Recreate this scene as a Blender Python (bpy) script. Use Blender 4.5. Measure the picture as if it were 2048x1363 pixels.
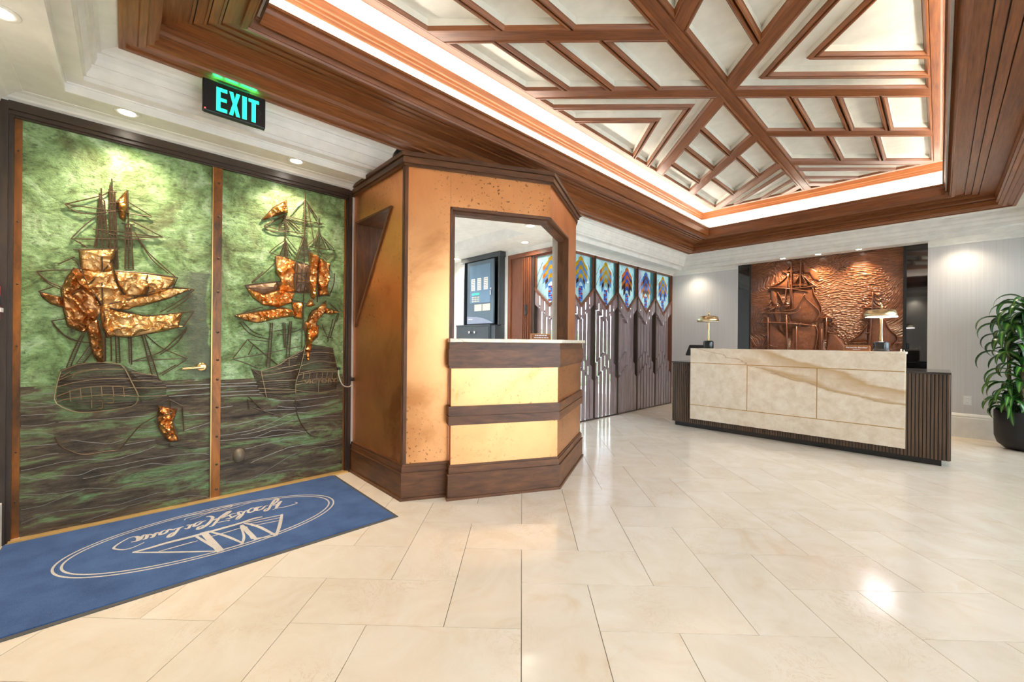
import bpy, bmesh, math, random
from mathutils import Vector, Matrix, noise
from mathutils.geometry import delaunay_2d_cdt, tessellate_polygon
for _o in list(bpy.data.objects): bpy.data.objects.remove(_o)
scene = bpy.context.scene
COL = scene.collection
R = random.Random(7)

# ---------------------------------------------------------------- camera
FPX, CYPX, ROLL, EYE = 815.0, 683.0, 0.0092, 1.15
YAW = math.pi / 4 + 0.0245
cam_d = bpy.data.cameras.new('camera'); cam = bpy.data.objects.new('camera', cam_d); COL.objects.link(cam)
cam_d.sensor_width = 36.0; cam_d.lens = FPX / 2048 * 36
cam_d.shift_y = (CYPX - 681.5) / 2048
cam_d.clip_start = 0.02; cam_d.clip_end = 200
_fw = Vector((-math.sin(YAW), math.cos(YAW), 0)); _rt = Vector((math.cos(YAW), math.sin(YAW), 0)); _up = Vector((0, 0, 1))
_m = Matrix((_rt, _up, -_fw)).transposed() @ Matrix.Rotation(ROLL, 3, 'Z')
cam.matrix_world = Matrix.Translation((0, 0, EYE)) @ _m.to_4x4()
scene.camera = cam

# ---------------------------------------------------------------- world, exposure
vs = scene.view_settings
vs.view_transform = 'Standard'; vs.look = 'None'; vs.gamma = 1; vs.use_curve_mapping = False
vs.exposure = 0.72
world = bpy.data.worlds.new('sky'); scene.world = world; world.use_nodes = True
_bg = world.node_tree.nodes['Background']; _bg.inputs['Color'].default_value = (0.74, 0.87, 1.0, 1); _bg.inputs['Strength'].default_value = 7.6
COVE_STRENGTH = 15.0
DOWN_W = 26.0      # watts of an ordinary downlight

# ---------------------------------------------------------------- helpers
WL = {}
def link(o, parent=None, loc=None):
    COL.objects.link(o)
    if parent is not None:
        o.parent = parent
        o.location = -WL.get(parent.name, Vector((0, 0, 0))) if loc is None else loc
        WL[o.name] = Vector((0, 0, 0)) if loc is None else WL.get(parent.name, Vector((0, 0, 0))) + Vector(loc)
    else:
        o.location = (0, 0, 0) if loc is None else loc
        WL[o.name] = Vector(o.location)
    return o
def tag(o, label=None, cat=None, group=None, kind=None):
    if label: o['label'] = label
    if cat: o['category'] = cat
    if group: o['group'] = group
    if kind: o['kind'] = kind
    return o
def thing(name, loc, label, cat, group=None, kind=None):
    o = bpy.data.objects.new(name, None); o.empty_display_size = 0.05
    link(o, None, loc); return tag(o, label, cat, group, kind)
def uvs(me, g):
    g = Vector(g).normalized(); uvl = me.uv_layers.new(name='UVMap')
    alt = Vector((0, 0, 1)) if abs(g.z) < 0.9 else Vector((1, 0, 0))
    ox, oy = R.random() * 5, R.random() * 5
    for p in me.polygons:
        n = p.normal
        a = g
        if abs(n.dot(g)) > 0.9: a = g.cross(alt).normalized()
        b = n.cross(a)
        if b.length < 1e-6: b = alt
        b.normalize()
        for li in p.loop_indices:
            co = me.vertices[me.loops[li].vertex_index].co
            uvl.data[li].uv = (co.dot(a) + ox, co.dot(b) + oy)
def mesh(verts, faces, mats, g=None, smooth=False, mi=None):
    me = bpy.data.meshes.new('m'); me.from_pydata([tuple(v) for v in verts], [], faces)
    for m in (mats if isinstance(mats, (list, tuple)) else [mats]): me.materials.append(m)
    if mi:
        for p, k in zip(me.polygons, mi): p.material_index = k
    me.update()
    if smooth:
        for p in me.polygons: p.use_smooth = True
    if g is not None: uvs(me, g)
    return me
def obj(name, me, parent=None, loc=None):
    me.name = name
    return link(bpy.data.objects.new(name, me), parent, loc)
class B:
    """collects shapes into one mesh"""
    def __init__(s): s.v = []; s.f = []; s.m = []
    def add(s, v, f, k=0):
        n = len(s.v); s.v += [Vector(p) for p in v]; s.f += [tuple(i + n for i in q) for q in f]; s.m += [k] * len(f); return s
    def box(s, a, b, k=0):
        x0, y0, z0 = a; x1, y1, z1 = b
        if x0 > x1: x0, x1 = x1, x0
        if y0 > y1: y0, y1 = y1, y0
        if z0 > z1: z0, z1 = z1, z0
        return s.add([(x0, y0, z0), (x1, y0, z0), (x1, y1, z0), (x0, y1, z0), (x0, y0, z1), (x1, y0, z1), (x1, y1, z1), (x0, y1, z1)],
                     [(3, 2, 1, 0), (4, 5, 6, 7), (0, 1, 5, 4), (1, 2, 6, 5), (2, 3, 7, 6), (3, 0, 4, 7)], k)
    def prism(s, poly, d, k=0):
        """poly: 3-D points of a planar outline, d: extrusion vector"""
        d = Vector(d); n = len(poly); P = [Vector(p) for p in poly]
        nr = Vector((0, 0, 0))
        for i in range(n): nr += P[i].cross(P[(i + 1) % n])
        if nr.dot(d) > 0: P.reverse()
        tri = tessellate_polygon([P]) if n > 4 else None
        f = [tuple(t) for t in tri] if tri else [tuple(range(n))]
        fix = []
        for t in f:
            a = (P[t[1]] - P[t[0]]).cross(P[t[2]] - P[t[0]])
            fix.append(t if a.dot(d) < 0 else tuple(reversed(t)))
        f2 = [tuple(i + n for i in reversed(t)) for t in fix]
        sd = [((i + 1) % n, i, i + n, (i + 1) % n + n) for i in range(n)]
        sd = [tuple(reversed(q)) if False else q for q in sd]
        return s.add(P + [p + d for p in P], fix + f2 + sd, k)
    def tube(s, path, r, n=6, k=0, cap=True):
        P = [Vector(p) for p in path]; m = len(P)
        rr = r if isinstance(r, (list, tuple)) else [r] * m
        vs_ = []; prev = None
        for i, p in enumerate(P):
            t = (P[min(i + 1, m - 1)] - P[max(i - 1, 0)])
            t = t.normalized() if t.length > 1e-9 else Vector((0, 0, 1))
            if prev is None:
                a = t.orthogonal().normalized()
            else:
                a = prev - t * prev.dot(t)
                a = a.normalized() if a.length > 1e-6 else t.orthogonal().normalized()
            prev = a; b = t.cross(a)
            vs_ += [p + (a * math.cos(2 * math.pi * j / n) + b * math.sin(2 * math.pi * j / n)) * rr[i] for j in range(n)]
        f = []
        for i in range(m - 1):
            for j in range(n):
                f.append((i * n + j, i * n + (j + 1) % n, (i + 1) * n + (j + 1) % n, (i + 1) * n + j))
        if cap:
            f.append(tuple(reversed(range(n)))); f.append(tuple((m - 1) * n + j for j in range(n)))
        return s.add(vs_, f, k)
    def lathe(s, prof, c=(0, 0, 0), n=32, k=0, ax='Z'):
        c = Vector(c); vs_ = []; f = []; m = len(prof)
        for r_, z in prof:
            for j in range(n):
                a = 2 * math.pi * j / n; x, y = r_ * math.cos(a), r_ * math.sin(a)
                vs_.append(c + (Vector((x, y, z)) if ax == 'Z' else Vector((z, x, y)) if ax == 'X' else Vector((y, z, x))))
        for i in range(m - 1):
            for j in range(n):
                f.append((i * n + j, i * n + (j + 1) % n, (i + 1) * n + (j + 1) % n, (i + 1) * n + j))
        if prof[0][0] > 1e-5: f.append(tuple(reversed(range(n))))
        if prof[-1][0] > 1e-5: f.append(tuple((m - 1) * n + j for j in range(n)))
        return s.add(vs_, f, k)
    def me(s, mats, g=None, smooth=False): return mesh(s.v, s.f, mats, g, smooth, s.m)
    def obj(s, name, mats, parent=None, g=None, smooth=False, bevel=0, loc=None):
        o = obj(name, s.me(mats, g, smooth), parent, loc)
        if bevel:
            md = o.modifiers.new('bevel', 'BEVEL'); md.width = bevel; md.segments = 2; md.limit_method = 'ANGLE'; md.angle_limit = 0.6
        return o
def box(name, a, b, mats, parent=None, g=None, bevel=0): return B().box(a, b).obj(name, mats, parent, g, bevel=bevel)
def smooth_path(P, k=4):
    P = [Vector(p) for p in P]
    if len(P) < 3: return P
    out = []
    for i in range(len(P) - 1):
        p0, p1, p2, p3 = P[max(i - 1, 0)], P[i], P[i + 1], P[min(i + 2, len(P) - 1)]
        for j in range(k):
            t = j / k
            out.append(0.5 * ((2 * p1) + (p2 - p0) * t + (2 * p0 - 5 * p1 + 4 * p2 - p3) * t * t + (-p0 + 3 * p1 - 3 * p2 + p3) * t ** 3))
    out.append(P[-1]); return out
def clip(poly, a, b, c):
    """keep a*x+b*y<=c"""
    out = []
    for i in range(len(poly)):
        p, q = poly[i], poly[(i + 1) % len(poly)]
        dp, dq = a * p[0] + b * p[1] - c, a * q[0] + b * q[1] - c
        if dp <= 0: out.append(p)
        if (dp < 0 < dq) or (dq < 0 < dp):
            t = dp / (dp - dq); out.append((p[0] + (q[0] - p[0]) * t, p[1] + (q[1] - p[1]) * t))
    return out
def area(poly): return 0.5 * sum(poly[i][0] * poly[(i + 1) % len(poly)][1] - poly[(i + 1) % len(poly)][0] * poly[i][1] for i in range(len(poly)))
def clean(poly, e=0.004):
    out = []
    for p in poly:
        if not out or math.hypot(p[0] - out[-1][0], p[1] - out[-1][1]) > e: out.append(p)
    if len(out) > 1 and math.hypot(out[0][0] - out[-1][0], out[0][1] - out[-1][1]) <= e: out.pop()
    return out
def inset(poly, d):
    """offset a counter-clockwise outline inwards by d (mitred)"""
    n = len(poly); res = []
    for i in range(n):
        a, b, c = Vector(poly[i - 1]), Vector(poly[i]), Vector(poly[(i + 1) % n])
        e1, e2 = (b - a).normalized(), (c - b).normalized()
        n1, n2 = Vector((-e1.y, e1.x)), Vector((-e2.y, e2.x))
        den = 1 + n1.dot(n2)
        res.append(tuple(b + (n1 + n2) * (d / max(den, 0.15))))
    return res
def textmesh(s, size, extrude, mat, bold=0.0, xy=None):
    cu = bpy.data.curves.new('t', 'FONT'); cu.body = s; cu.size = size; cu.extrude = extrude; cu.align_x = 'CENTER'; cu.align_y = 'CENTER'; cu.offset = bold
    o = bpy.data.objects.new('t', cu); COL.objects.link(o)
    dg = bpy.context.evaluated_depsgraph_get(); me = bpy.data.meshes.new_from_object(o.evaluated_get(dg))
    bpy.data.objects.remove(o); bpy.data.curves.remove(cu); me.materials.clear(); me.materials.append(mat); return me
def frame_m(o, u, v):
    """matrix taking local x,y,z to u,v,u x v at origin o"""
    u, v = Vector(u).normalized(), Vector(v).normalized(); w = u.cross(v)
    m = Matrix((u, v, w)).transposed().to_4x4(); m.translation = Vector(o); return m
def text(name, s, size, o, u, v, mat, parent, extrude=0.0008, bold=0.0, width=None):
    me = textmesh(s, size, extrude, mat, bold)
    if width:
        xs = [p.co.x for p in me.vertices]; k = width / (max(xs) - min(xs))
        for p in me.vertices: p.co.x *= k
    me.transform(frame_m(o, u, v)); return obj(name, me, parent)

# ---------------------------------------------------------------- materials
def new(name):
    m = bpy.data.materials.new(name); m.use_nodes = True; nt = m.node_tree
    return m, nt, nt.nodes['Principled BSDF']
def nd(nt, t, **kw):
    n = nt.nodes.new(t)
    for k, v in kw.items():
        if k.startswith('i_'): n.inputs[k[2:].replace('_', ' ')].default_value = v
        else: setattr(n, k, v)
    return n
def rgb(c): return (c[0], c[1], c[2], 1)
def srgb(r, g, b):
    f = lambda x: ((x / 255 + 0.055) / 1.055) ** 2.4 if x > 10 else x / 255 / 12.92
    return (f(r), f(g), f(b))
def ramp(nt, fac, stops):
    r = nt.nodes.new('ShaderNodeValToRGB'); e = r.color_ramp.elements
    while len(e) < len(stops): e.new(0.5)
    for q, (p, c) in zip(e, stops): q.position = p; q.color = rgb(c)
    nt.links.new(fac, r.inputs['Fac']); return r.outputs['Color']
def coords(nt, kind, scale=(1, 1, 1), rot=(0, 0, 0)):
    tc = nt.nodes.new('ShaderNodeTexCoord'); mp = nt.nodes.new('ShaderNodeMapping')
    nt.links.new(tc.outputs[kind], mp.inputs['Vector']); mp.inputs['Scale'].default_value = scale; mp.inputs['Rotation'].default_value = rot
    return mp.outputs['Vector']
def noisef(nt, vec, scale, detail=4, rough=0.55, dist=0.0):
    n = nd(nt, 'ShaderNodeTexNoise'); n.inputs['Scale'].default_value = scale; n.inputs['Detail'].default_value = detail
    n.inputs['Roughness'].default_value = rough; n.inputs['Distortion'].default_value = dist
    nt.links.new(vec, n.inputs['Vector']); return n.outputs['Fac']
def mixc(nt, fac, a, b, mode='MIX'):
    m = nd(nt, 'ShaderNodeMix', data_type='RGBA', blend_type=mode)
    for s_, v in ((0, fac), (6, a), (7, b)):
        if hasattr(v, 'is_output'): nt.links.new(v, m.inputs[s_])
        else: m.inputs[s_].default_value = v if s_ == 0 else rgb(v)
    return m.outputs[2]
def bump(nt, bs, h, strength=0.3, dist=0.01):
    b = nd(nt, 'ShaderNodeBump'); b.inputs['Strength'].default_value = strength; b.inputs['Distance'].default_value = dist
    nt.links.new(h, b.inputs['Height']); nt.links.new(b.outputs['Normal'], bs.inputs['Normal']); return b
def math_(nt, op, a, b=None, clampv=False):
    n = nd(nt, 'ShaderNodeMath', operation=op); n.use_clamp = clampv
    for i, v in enumerate((a, b)):
        if v is None: continue
        if hasattr(v, 'is_output'): nt.links.new(v, n.inputs[i])
        else: n.inputs[i].default_value = v
    return n.outputs[0]
def plain(name, c, rough=0.5, metal=0.0, spec=0.5, coat=0.0):
    m, nt, bs = new(name)
    v = coords(nt, 'Object', (1, 1, 1)); f = noisef(nt, v, 9, 3)
    col = ramp(nt, f, [(0.35, [x * 0.95 for x in c]), (0.65, [min(1, x * 1.04) for x in c])])
    nt.links.new(col, bs.inputs['Base Color']); bs.inputs['Roughness'].default_value = rough; bs.inputs['Metallic'].default_value = metal
    bs.inputs['Specular IOR Level'].default_value = spec; bs.inputs['Coat Weight'].default_value = coat
    return m
def wood(name, dark, light, rough=0.38, streak=26, along=1.6, coat=0.15, contrast=1.0):
    m, nt, bs = new(name)
    v = coords(nt, 'UV', (along, streak, 1)); f = noisef(nt, v, 3.0, 6, 0.6, 0.4)
    v2 = coords(nt, 'UV', (0.5, 2.0, 1)); f2 = noisef(nt, v2, 2.2, 3)
    s_ = math_(nt, 'ADD', math_(nt, 'MULTIPLY', f, 0.65 * contrast), math_(nt, 'MULTIPLY', f2, 0.35))
    oi = nd(nt, 'ShaderNodeObjectInfo'); s_ = math_(nt, 'ADD', s_, math_(nt, 'MULTIPLY', math_(nt, 'SUBTRACT', oi.outputs['Random'], 0.5), 0.10))
    col = ramp(nt, s_, [(0.30, dark), (0.52, [(a + b) / 2 for a, b in zip(dark, light)]), (0.70, light)])
    nt.links.new(col, bs.inputs['Base Color']); bs.inputs['Roughness'].default_value = rough; bs.inputs['Coat Weight'].default_value = coat; bs.inputs['Coat Roughness'].default_value = 0.25
    bump(nt, bs, f, 0.08, 0.002); return m
def emit(name, c, s):
    m, nt, bs = new(name); bs.inputs['Base Color'].default_value = rgb(c); bs.inputs['Emission Color'].default_value = rgb(c); bs.inputs['Emission Strength'].default_value = s; return m

M_mahog = wood('mahogany', (0.115, 0.031, 0.008), (0.37, 0.125, 0.034), 0.38, 26, 1.6, 0.08)
M_mahog2 = wood('mahogany_light', (0.20, 0.055, 0.016), (0.42, 0.15, 0.045), 0.34)
M_walnut = wood('dark_walnut', (0.040, 0.014, 0.005), (0.21, 0.078, 0.025), 0.48, 10, 2.0, 0.0)
M_slat = wood('slat_wood_sheen', (0.17, 0.115, 0.112), (0.31, 0.235, 0.24), 0.22, 20, 1.2, 1.0)  # mauve base stands in for daylight sheen on dark brown slats
M_redwood = wood('red_wood_frame', (0.09, 0.026, 0.011), (0.24, 0.08, 0.034), 0.36)
M_tamb = wood('tambour_oak', (0.030, 0.018, 0.010), (0.135, 0.078, 0.044), 0.45, 30, 0.8, 0, 1.3)
M_dframe = wood('dark_door_frame', (0.020, 0.010, 0.005), (0.060, 0.032, 0.016), 0.4, 14, 2.0)
M_white = plain('white_paint', (0.84, 0.815, 0.755), 0.45)
M_white2 = plain('white_wall_paint', (0.80, 0.80, 0.78), 0.6)
M_cream = plain('cream_panel', (0.80, 0.765, 0.68), 0.5)
M_black = plain('black_metal', (0.012, 0.012, 0.013), 0.4)
M_brass = plain('brass', (0.83, 0.60, 0.27), 0.22, 1.0)
M_brassd = plain('aged_brass', (0.55, 0.33, 0.12), 0.35, 1.0)
M_chrome = plain('chrome', (0.75, 0.75, 0.76), 0.15, 1.0)
M_grout = plain('grout', (0.16, 0.13, 0.095), 0.9)
M_steel = plain('blue_grey_steel', (0.105, 0.155, 0.205), 0.35)
M_steeld = plain('dark_grey_joinery', (0.05, 0.062, 0.075), 0.4)
M_matt = plain('matt_black_pot', (0.012, 0.012, 0.014), 0.55)
M_red = plain('alarm_red', (0.55, 0.03, 0.03), 0.4)

def m_floor():
    m, nt, bs = new('cream_marble_tile')
    tc = nd(nt, 'ShaderNodeTexCoord'); oi = nd(nt, 'ShaderNodeObjectInfo')
    off = nd(nt, 'ShaderNodeVectorMath', operation='MULTIPLY_ADD')
    cmb = nd(nt, 'ShaderNodeCombineXYZ'); nt.links.new(oi.outputs['Random'], cmb.inputs[0]); nt.links.new(oi.outputs['Random'], cmb.inputs[2])
    nt.links.new(cmb.outputs[0], off.inputs[0]); off.inputs[1].default_value = (37, 11, 53); nt.links.new(tc.outputs['Object'], off.inputs[2])
    v = off.outputs[0]
    f = noisef(nt, v, 3.0, 6, 0.62, 1.2); f2 = noisef(nt, v, 1.3, 3, 0.5, 0.5); f3 = noisef(nt, v, 7, 8, 0.7, 2.2)
    base = ramp(nt, f, [(0.30, srgb(233, 216, 193)), (0.5, srgb(239, 225, 205)), (0.72, srgb(244, 233, 217))])
    vein = math_(nt, 'ABSOLUTE', math_(nt, 'SUBTRACT', f3, 0.5)); veinm = ramp(nt, vein, [(0.0, (1, 1, 1)), (0.012, (0, 0, 0))])
    vm = math_(nt, 'MULTIPLY', veinm, ramp(nt, f2, [(0.52, (0, 0, 0)), (0.66, (0.55, 0.55, 0.55))]))
    c = mixc(nt, vm, base, srgb(196, 150, 96))
    patch = ramp(nt, noisef(nt, v, 2.0, 5, 0.6, 2.0), [(0.60, (0, 0, 0)), (0.74, (0.5, 0.5, 0.5))])
    c = mixc(nt, patch, c, srgb(226, 198, 156))
    hs = nd(nt, 'ShaderNodeHueSaturation'); nt.links.new(c, hs.inputs['Color'])
    nt.links.new(math_(nt, 'ADD', math_(nt, 'MULTIPLY', oi.outputs['Random'], 0.055), 0.955), hs.inputs['Value'])
    nt.links.new(hs.outputs[0], bs.inputs['Base Color'])
    nt.links.new(math_(nt, 'ADD', math_(nt, 'MULTIPLY', f, 0.10), 0.10), bs.inputs['Roughness'])
    return m
M_tile = m_floor()
def m_copper(name, c1, c2, rough, spots=0.5, streak=(1, 1, 1)):
    m, nt, bs = new(name)
    v = coords(nt, 'Object', streak); f = noisef(nt, v, 1.7, 5, 0.6, 0.5); f2 = noisef(nt, v, 48, 2, 0.5); f3 = noisef(nt, v, 1.5, 3)
    col = ramp(nt, f, [(0.32, c1), (0.46, [a * 0.35 + b * 0.65 for a, b in zip(c1, c2)]), (0.68, c2)])
    sp = math_(nt, 'MULTIPLY', ramp(nt, f2, [(0.63, (0, 0, 0)), (0.68, (1, 1, 1))]), ramp(nt, f3, [(0.42, (0, 0, 0)), (0.62, (spots, spots, spots))]))
    col = mixc(nt, sp, col, (0.12, 0.05, 0.02))
    nt.links.new(col, bs.inputs['Base Color']); bs.inputs['Metallic'].default_value = 1.0
    nt.links.new(math_(nt, 'ADD', math_(nt, 'MULTIPLY', f, 0.22), rough), bs.inputs['Roughness'])
    bump(nt, bs, noisef(nt, coords(nt, 'Object', (1, 1, 2)), 2.2, 1, 0.4), 0.05, 0.02)
    return m
M_copper = m_copper('polished_copper', (0.56, 0.235, 0.085), (0.85, 0.43, 0.185), 0.25, 0.8)
M_copperd = m_copper('side_copper', (0.60, 0.215, 0.075), (0.90, 0.42, 0.17), 0.32, 0.4)
M_sail = m_copper('crumpled_copper_sail', (0.52, 0.19, 0.05), (0.92, 0.48, 0.17), 0.20, 0.6)
M_sailtan = m_copper('tan_copper_sail', (0.44, 0.20, 0.065), (0.82, 0.52, 0.22), 0.30, 0.6)
M_sailbrown = m_copper('brown_copper_sail', (0.26, 0.11, 0.04), (0.62, 0.31, 0.12), 0.26, 0.8)
M_saildark = plain('dark_netted_sail', (0.17, 0.10, 0.055), 0.5, 0.5)
M_rope = plain('bronze_rope', (0.105, 0.065, 0.038), 0.42, 0.55)
M_ropeg = plain('gilt_bronze_line', (0.22, 0.14, 0.065), 0.4, 0.6)
M_wave = plain('silvered_wave_line', (0.26, 0.23, 0.19), 0.35, 0.7)
def m_rust():
    m, nt, bs = new('rusted_copper_strip')
    f = noisef(nt, coords(nt, 'Object', (1, 1, 0.35)), 5, 6, 0.7, 0.6); f2 = noisef(nt, coords(nt, 'Object', (6, 6, 1)), 9, 4)
    c = ramp(nt, f, [(0.34, (0.05, 0.028, 0.014)), (0.5, (0.26, 0.085, 0.016)), (0.68, (0.50, 0.16, 0.022))])
    c = mixc(nt, math_(nt, 'MULTIPLY', f2, 0.5), c, (0.10, 0.05, 0.025)); nt.links.new(c, bs.inputs['Base Color'])
    bs.inputs['Metallic'].default_value = 0.5; bs.inputs['Roughness'].default_value = 0.38; return m
M_rust = m_rust()
def m_patina(name, sea):
    m, nt, bs = new(name)
    tc = nd(nt, 'ShaderNodeTexCoord'); sx = nd(nt, 'ShaderNodeSeparateXYZ'); nt.links.new(tc.outputs['Object'], sx.inputs[0])
    v = coords(nt, 'Object', (1, 1, 1.0) if not sea else (1, 0.55, 2.6))
    f = noisef(nt, v, 5.5 if not sea else 4.2, 8, 0.68, 0.7); f2 = noisef(nt, v if sea else coords(nt, 'Object', (1, 0.7, 1.3), (0.5, 0, 0)), 24 if sea else 46, 6, 0.7, 0.5); f3 = noisef(nt, coords(nt, 'Object'), 1.7, 3)
    if not sea:
        a = ramp(nt, f, [(0.30, (0.085, 0.075, 0.035)), (0.42, (0.15, 0.22, 0.075)), (0.54, (0.27, 0.41, 0.175)), (0.70, (0.53, 0.66, 0.40))])
        b = ramp(nt, f2, [(0.32, (0.16, 0.12, 0.06)), (0.47, (0.9, 0.9, 0.9)), (0.66, (1.3, 1.3, 1.25))])
        c = mixc(nt, 0.75, a, b, 'MULTIPLY')
        c = mixc(nt, ramp(nt, f3, [(0.55, (0, 0, 0)), (0.75, (0.5, 0.5, 0.5))]), c, (0.13, 0.28, 0.06)); c = mixc(nt, ramp(nt, noisef(nt, coords(nt, 'Object'), 3.2, 5, 0.65, 0.8), [(0.52, (0, 0, 0)), (0.68, (0.55, 0.55, 0.55))]), c, (0.15, 0.125, 0.055))
    else:
        a = ramp(nt, f, [(0.36, (0.050, 0.034, 0.020)), (0.50, (0.12, 0.082, 0.046)), (0.57, (0.16, 0.20, 0.08)), (0.69, (0.21, 0.38, 0.16))])
        b = ramp(nt, f2, [(0.30, (0.25, 0.16, 0.10)), (0.50, (1, 1, 1))]); c = mixc(nt, 0.8, a, b, 'MULTIPLY')
        c = mixc(nt, ramp(nt, f2, [(0.66, (0, 0, 0)), (0.74, (0.6, 0.6, 0.6))]), c, (0.22, 0.085, 0.03))
        if sea == 'hull': c = mixc(nt, 0.55, c, (0.045, 0.030, 0.018))
    if not sea:
        nz = math_(nt, 'MULTIPLY', math_(nt, 'SUBTRACT', f3, 0.5), 0.30)
        my = ramp(nt, math_(nt, 'ADD', sx.outputs[1], nz), [(0.26, (0, 0, 0)), (0.36, (1, 1, 1)), (0.449, (1, 1, 1)), (0.4495, (0, 0, 0))])
        mz = ramp(nt, math_(nt, 'MULTIPLY', sx.outputs[2], 0.5), [(0.38, (0, 0, 0)), (0.46, (1, 1, 1)), (0.805, (1, 1, 1)), (0.812, (0, 0, 0))])
        inl = math_(nt, 'LESS_THAN', sx.outputs[1], 0.45)
        worn = mixc(nt, ramp(nt, f2, [(0.60, (0, 0, 0)), (0.70, (0.8, 0.8, 0.8))]), (0.105, 0.115, 0.08), (0.36, 0.16, 0.055))
        c = mixc(nt, math_(nt, 'MULTIPLY', math_(nt, 'MULTIPLY', math_(nt, 'MULTIPLY', my, mz), inl), 0.85), c, worn)
    nt.links.new(c, bs.inputs['Base Color']); bs.inputs['Roughness'].default_value = 0.48; bs.inputs['Metallic'].default_value = 0.25
    h = math_(nt, 'ADD', math_(nt, 'MULTIPLY', f, 0.6), math_(nt, 'MULTIPLY', f2, 0.5)); bump(nt, bs, h, 0.85, 0.016); return m
M_sky = m_patina('green_patina_sky', False); M_sea = m_patina('dark_patina_sea', True); M_hull = m_patina('dark_bronze_hull', 'hull')
def m_grey_patina():
    m, nt, bs = new('worn_grey_patina')
    f = noisef(nt, coords(nt, 'Object'), 8, 6, 0.7, 0.5); f2 = noisef(nt, coords(nt, 'Object', (1, 1, 1.5)), 26, 4)
    c = ramp(nt, f, [(0.35, (0.09, 0.11, 0.07)), (0.6, (0.19, 0.23, 0.14))]); c = mixc(nt, ramp(nt, f2, [(0.62, (0, 0, 0)), (0.70, (0.7, 0.7, 0.7))]), c, (0.38, 0.17, 0.06))
    nt.links.new(c, bs.inputs['Base Color']); bs.inputs['Roughness'].default_value = 0.5; bs.inputs['Metallic'].default_value = 0.3; bump(nt, bs, f2, 0.4, 0.01); return m
M_greypat = m_grey_patina()
def m_marble():
    m, nt, bs = new('beige_veined_marble')
    v = coords(nt, 'Object', (1, 1, 1), (0, 0.5, 0)); v2 = coords(nt, 'Object', (0.38, 1, 2.4), (0, -0.38, 0))
    f = noisef(nt, v, 9, 8, 0.7, 0.4); w = noisef(nt, v2, 0.95, 9, 0.62, 0.5)
    c = ramp(nt, f, [(0.3, srgb(216, 197, 170)), (0.5, srgb(231, 215, 192)), (0.7, srgb(242, 231, 213))])
    tc = nd(nt, 'ShaderNodeTexCoord'); sx = nd(nt, 'ShaderNodeSeparateXYZ'); nt.links.new(tc.outputs['Object'], sx.inputs[0])
    tt = math_(nt, 'ADD', math_(nt, 'ADD', sx.outputs[2], math_(nt, 'MULTIPLY', sx.outputs[0], 0.30)), math_(nt, 'MULTIPLY', math_(nt, 'SUBTRACT', w, 0.5), 0.55))
    fd = ramp(nt, math_(nt, 'ADD', sx.outputs[0], 2.0), [(0.30, (0.15, 0.15, 0.15)), (0.62, (1, 1, 1))])
    band = math_(nt, 'MULTIPLY', ramp(nt, tt, [(0.40, (0, 0, 0)), (0.44, (0.95, 0.95, 0.95)), (0.49, (0.12, 0.12, 0.12)), (0.56, (0.45, 0.45, 0.45)), (0.63, (0.9, 0.9, 0.9)), (0.66, (0.0, 0.0, 0.0))]), fd)
    c = mixc(nt, band, c, srgb(196, 160, 112))
    vein = ramp(nt, math_(nt, 'ABSOLUTE', math_(nt, 'SUBTRACT', tt, 0.425)), [(0.0, (0.6, 0.6, 0.6)), (0.008, (0, 0, 0))]); c = mixc(nt, vein, c, srgb(160, 116, 66))
    nt.links.new(c, bs.inputs['Base Color']); bs.inputs['Roughness'].default_value = 0.22; return m
M_marble = m_marble()
def m_wallpaper():
    m, nt, bs = new('ribbed_grey_wallpaper')
    f = noisef(nt, coords(nt, 'Object', (120, 120, 1.2)), 1.0, 2); f2 = noisef(nt, coords(nt, 'Object', (40, 40, 90)), 1.0, 2)
    c = ramp(nt, f, [(0.3, srgb(203, 199, 196)), (0.7, srgb(211, 207, 204))]); nt.links.new(c, bs.inputs['Base Color']); bs.inputs['Roughness'].default_value = 0.6
    bump(nt, bs, math_(nt, 'ADD', f, math_(nt, 'MULTIPLY', f2, 0.3)), 0.14, 0.004); return m
M_paper = m_wallpaper()
def m_carpet(name, c1, c2):
    m, nt, bs = new(name)
    f = noisef(nt, coords(nt, 'Object'), 420, 2); f2 = noisef(nt, coords(nt, 'Object', (1, 1, 1)), 6, 4)
    c = ramp(nt, math_(nt, 'ADD', math_(nt, 'MULTIPLY', f, 0.6), math_(nt, 'MULTIPLY', f2, 0.4)), [(0.34, c1), (0.66, c2)])
    nt.links.new(c, bs.inputs['Base Color']); bs.inputs['Roughness'].default_value = 0.95; bs.inputs['Sheen Weight'].default_value = 0.08
    bump(nt, bs, f, 0.8, 0.004); return m
M_mat = m_carpet('blue_mat_pile', (0.016, 0.052, 0.17), (0.080, 0.170, 0.385)); M_matw = m_carpet('cream_mat_pile', (0.52, 0.47, 0.42), (0.80, 0.74, 0.68))
M_rubber = plain('grey_rubber', (0.10, 0.095, 0.085), 0.7)
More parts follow.
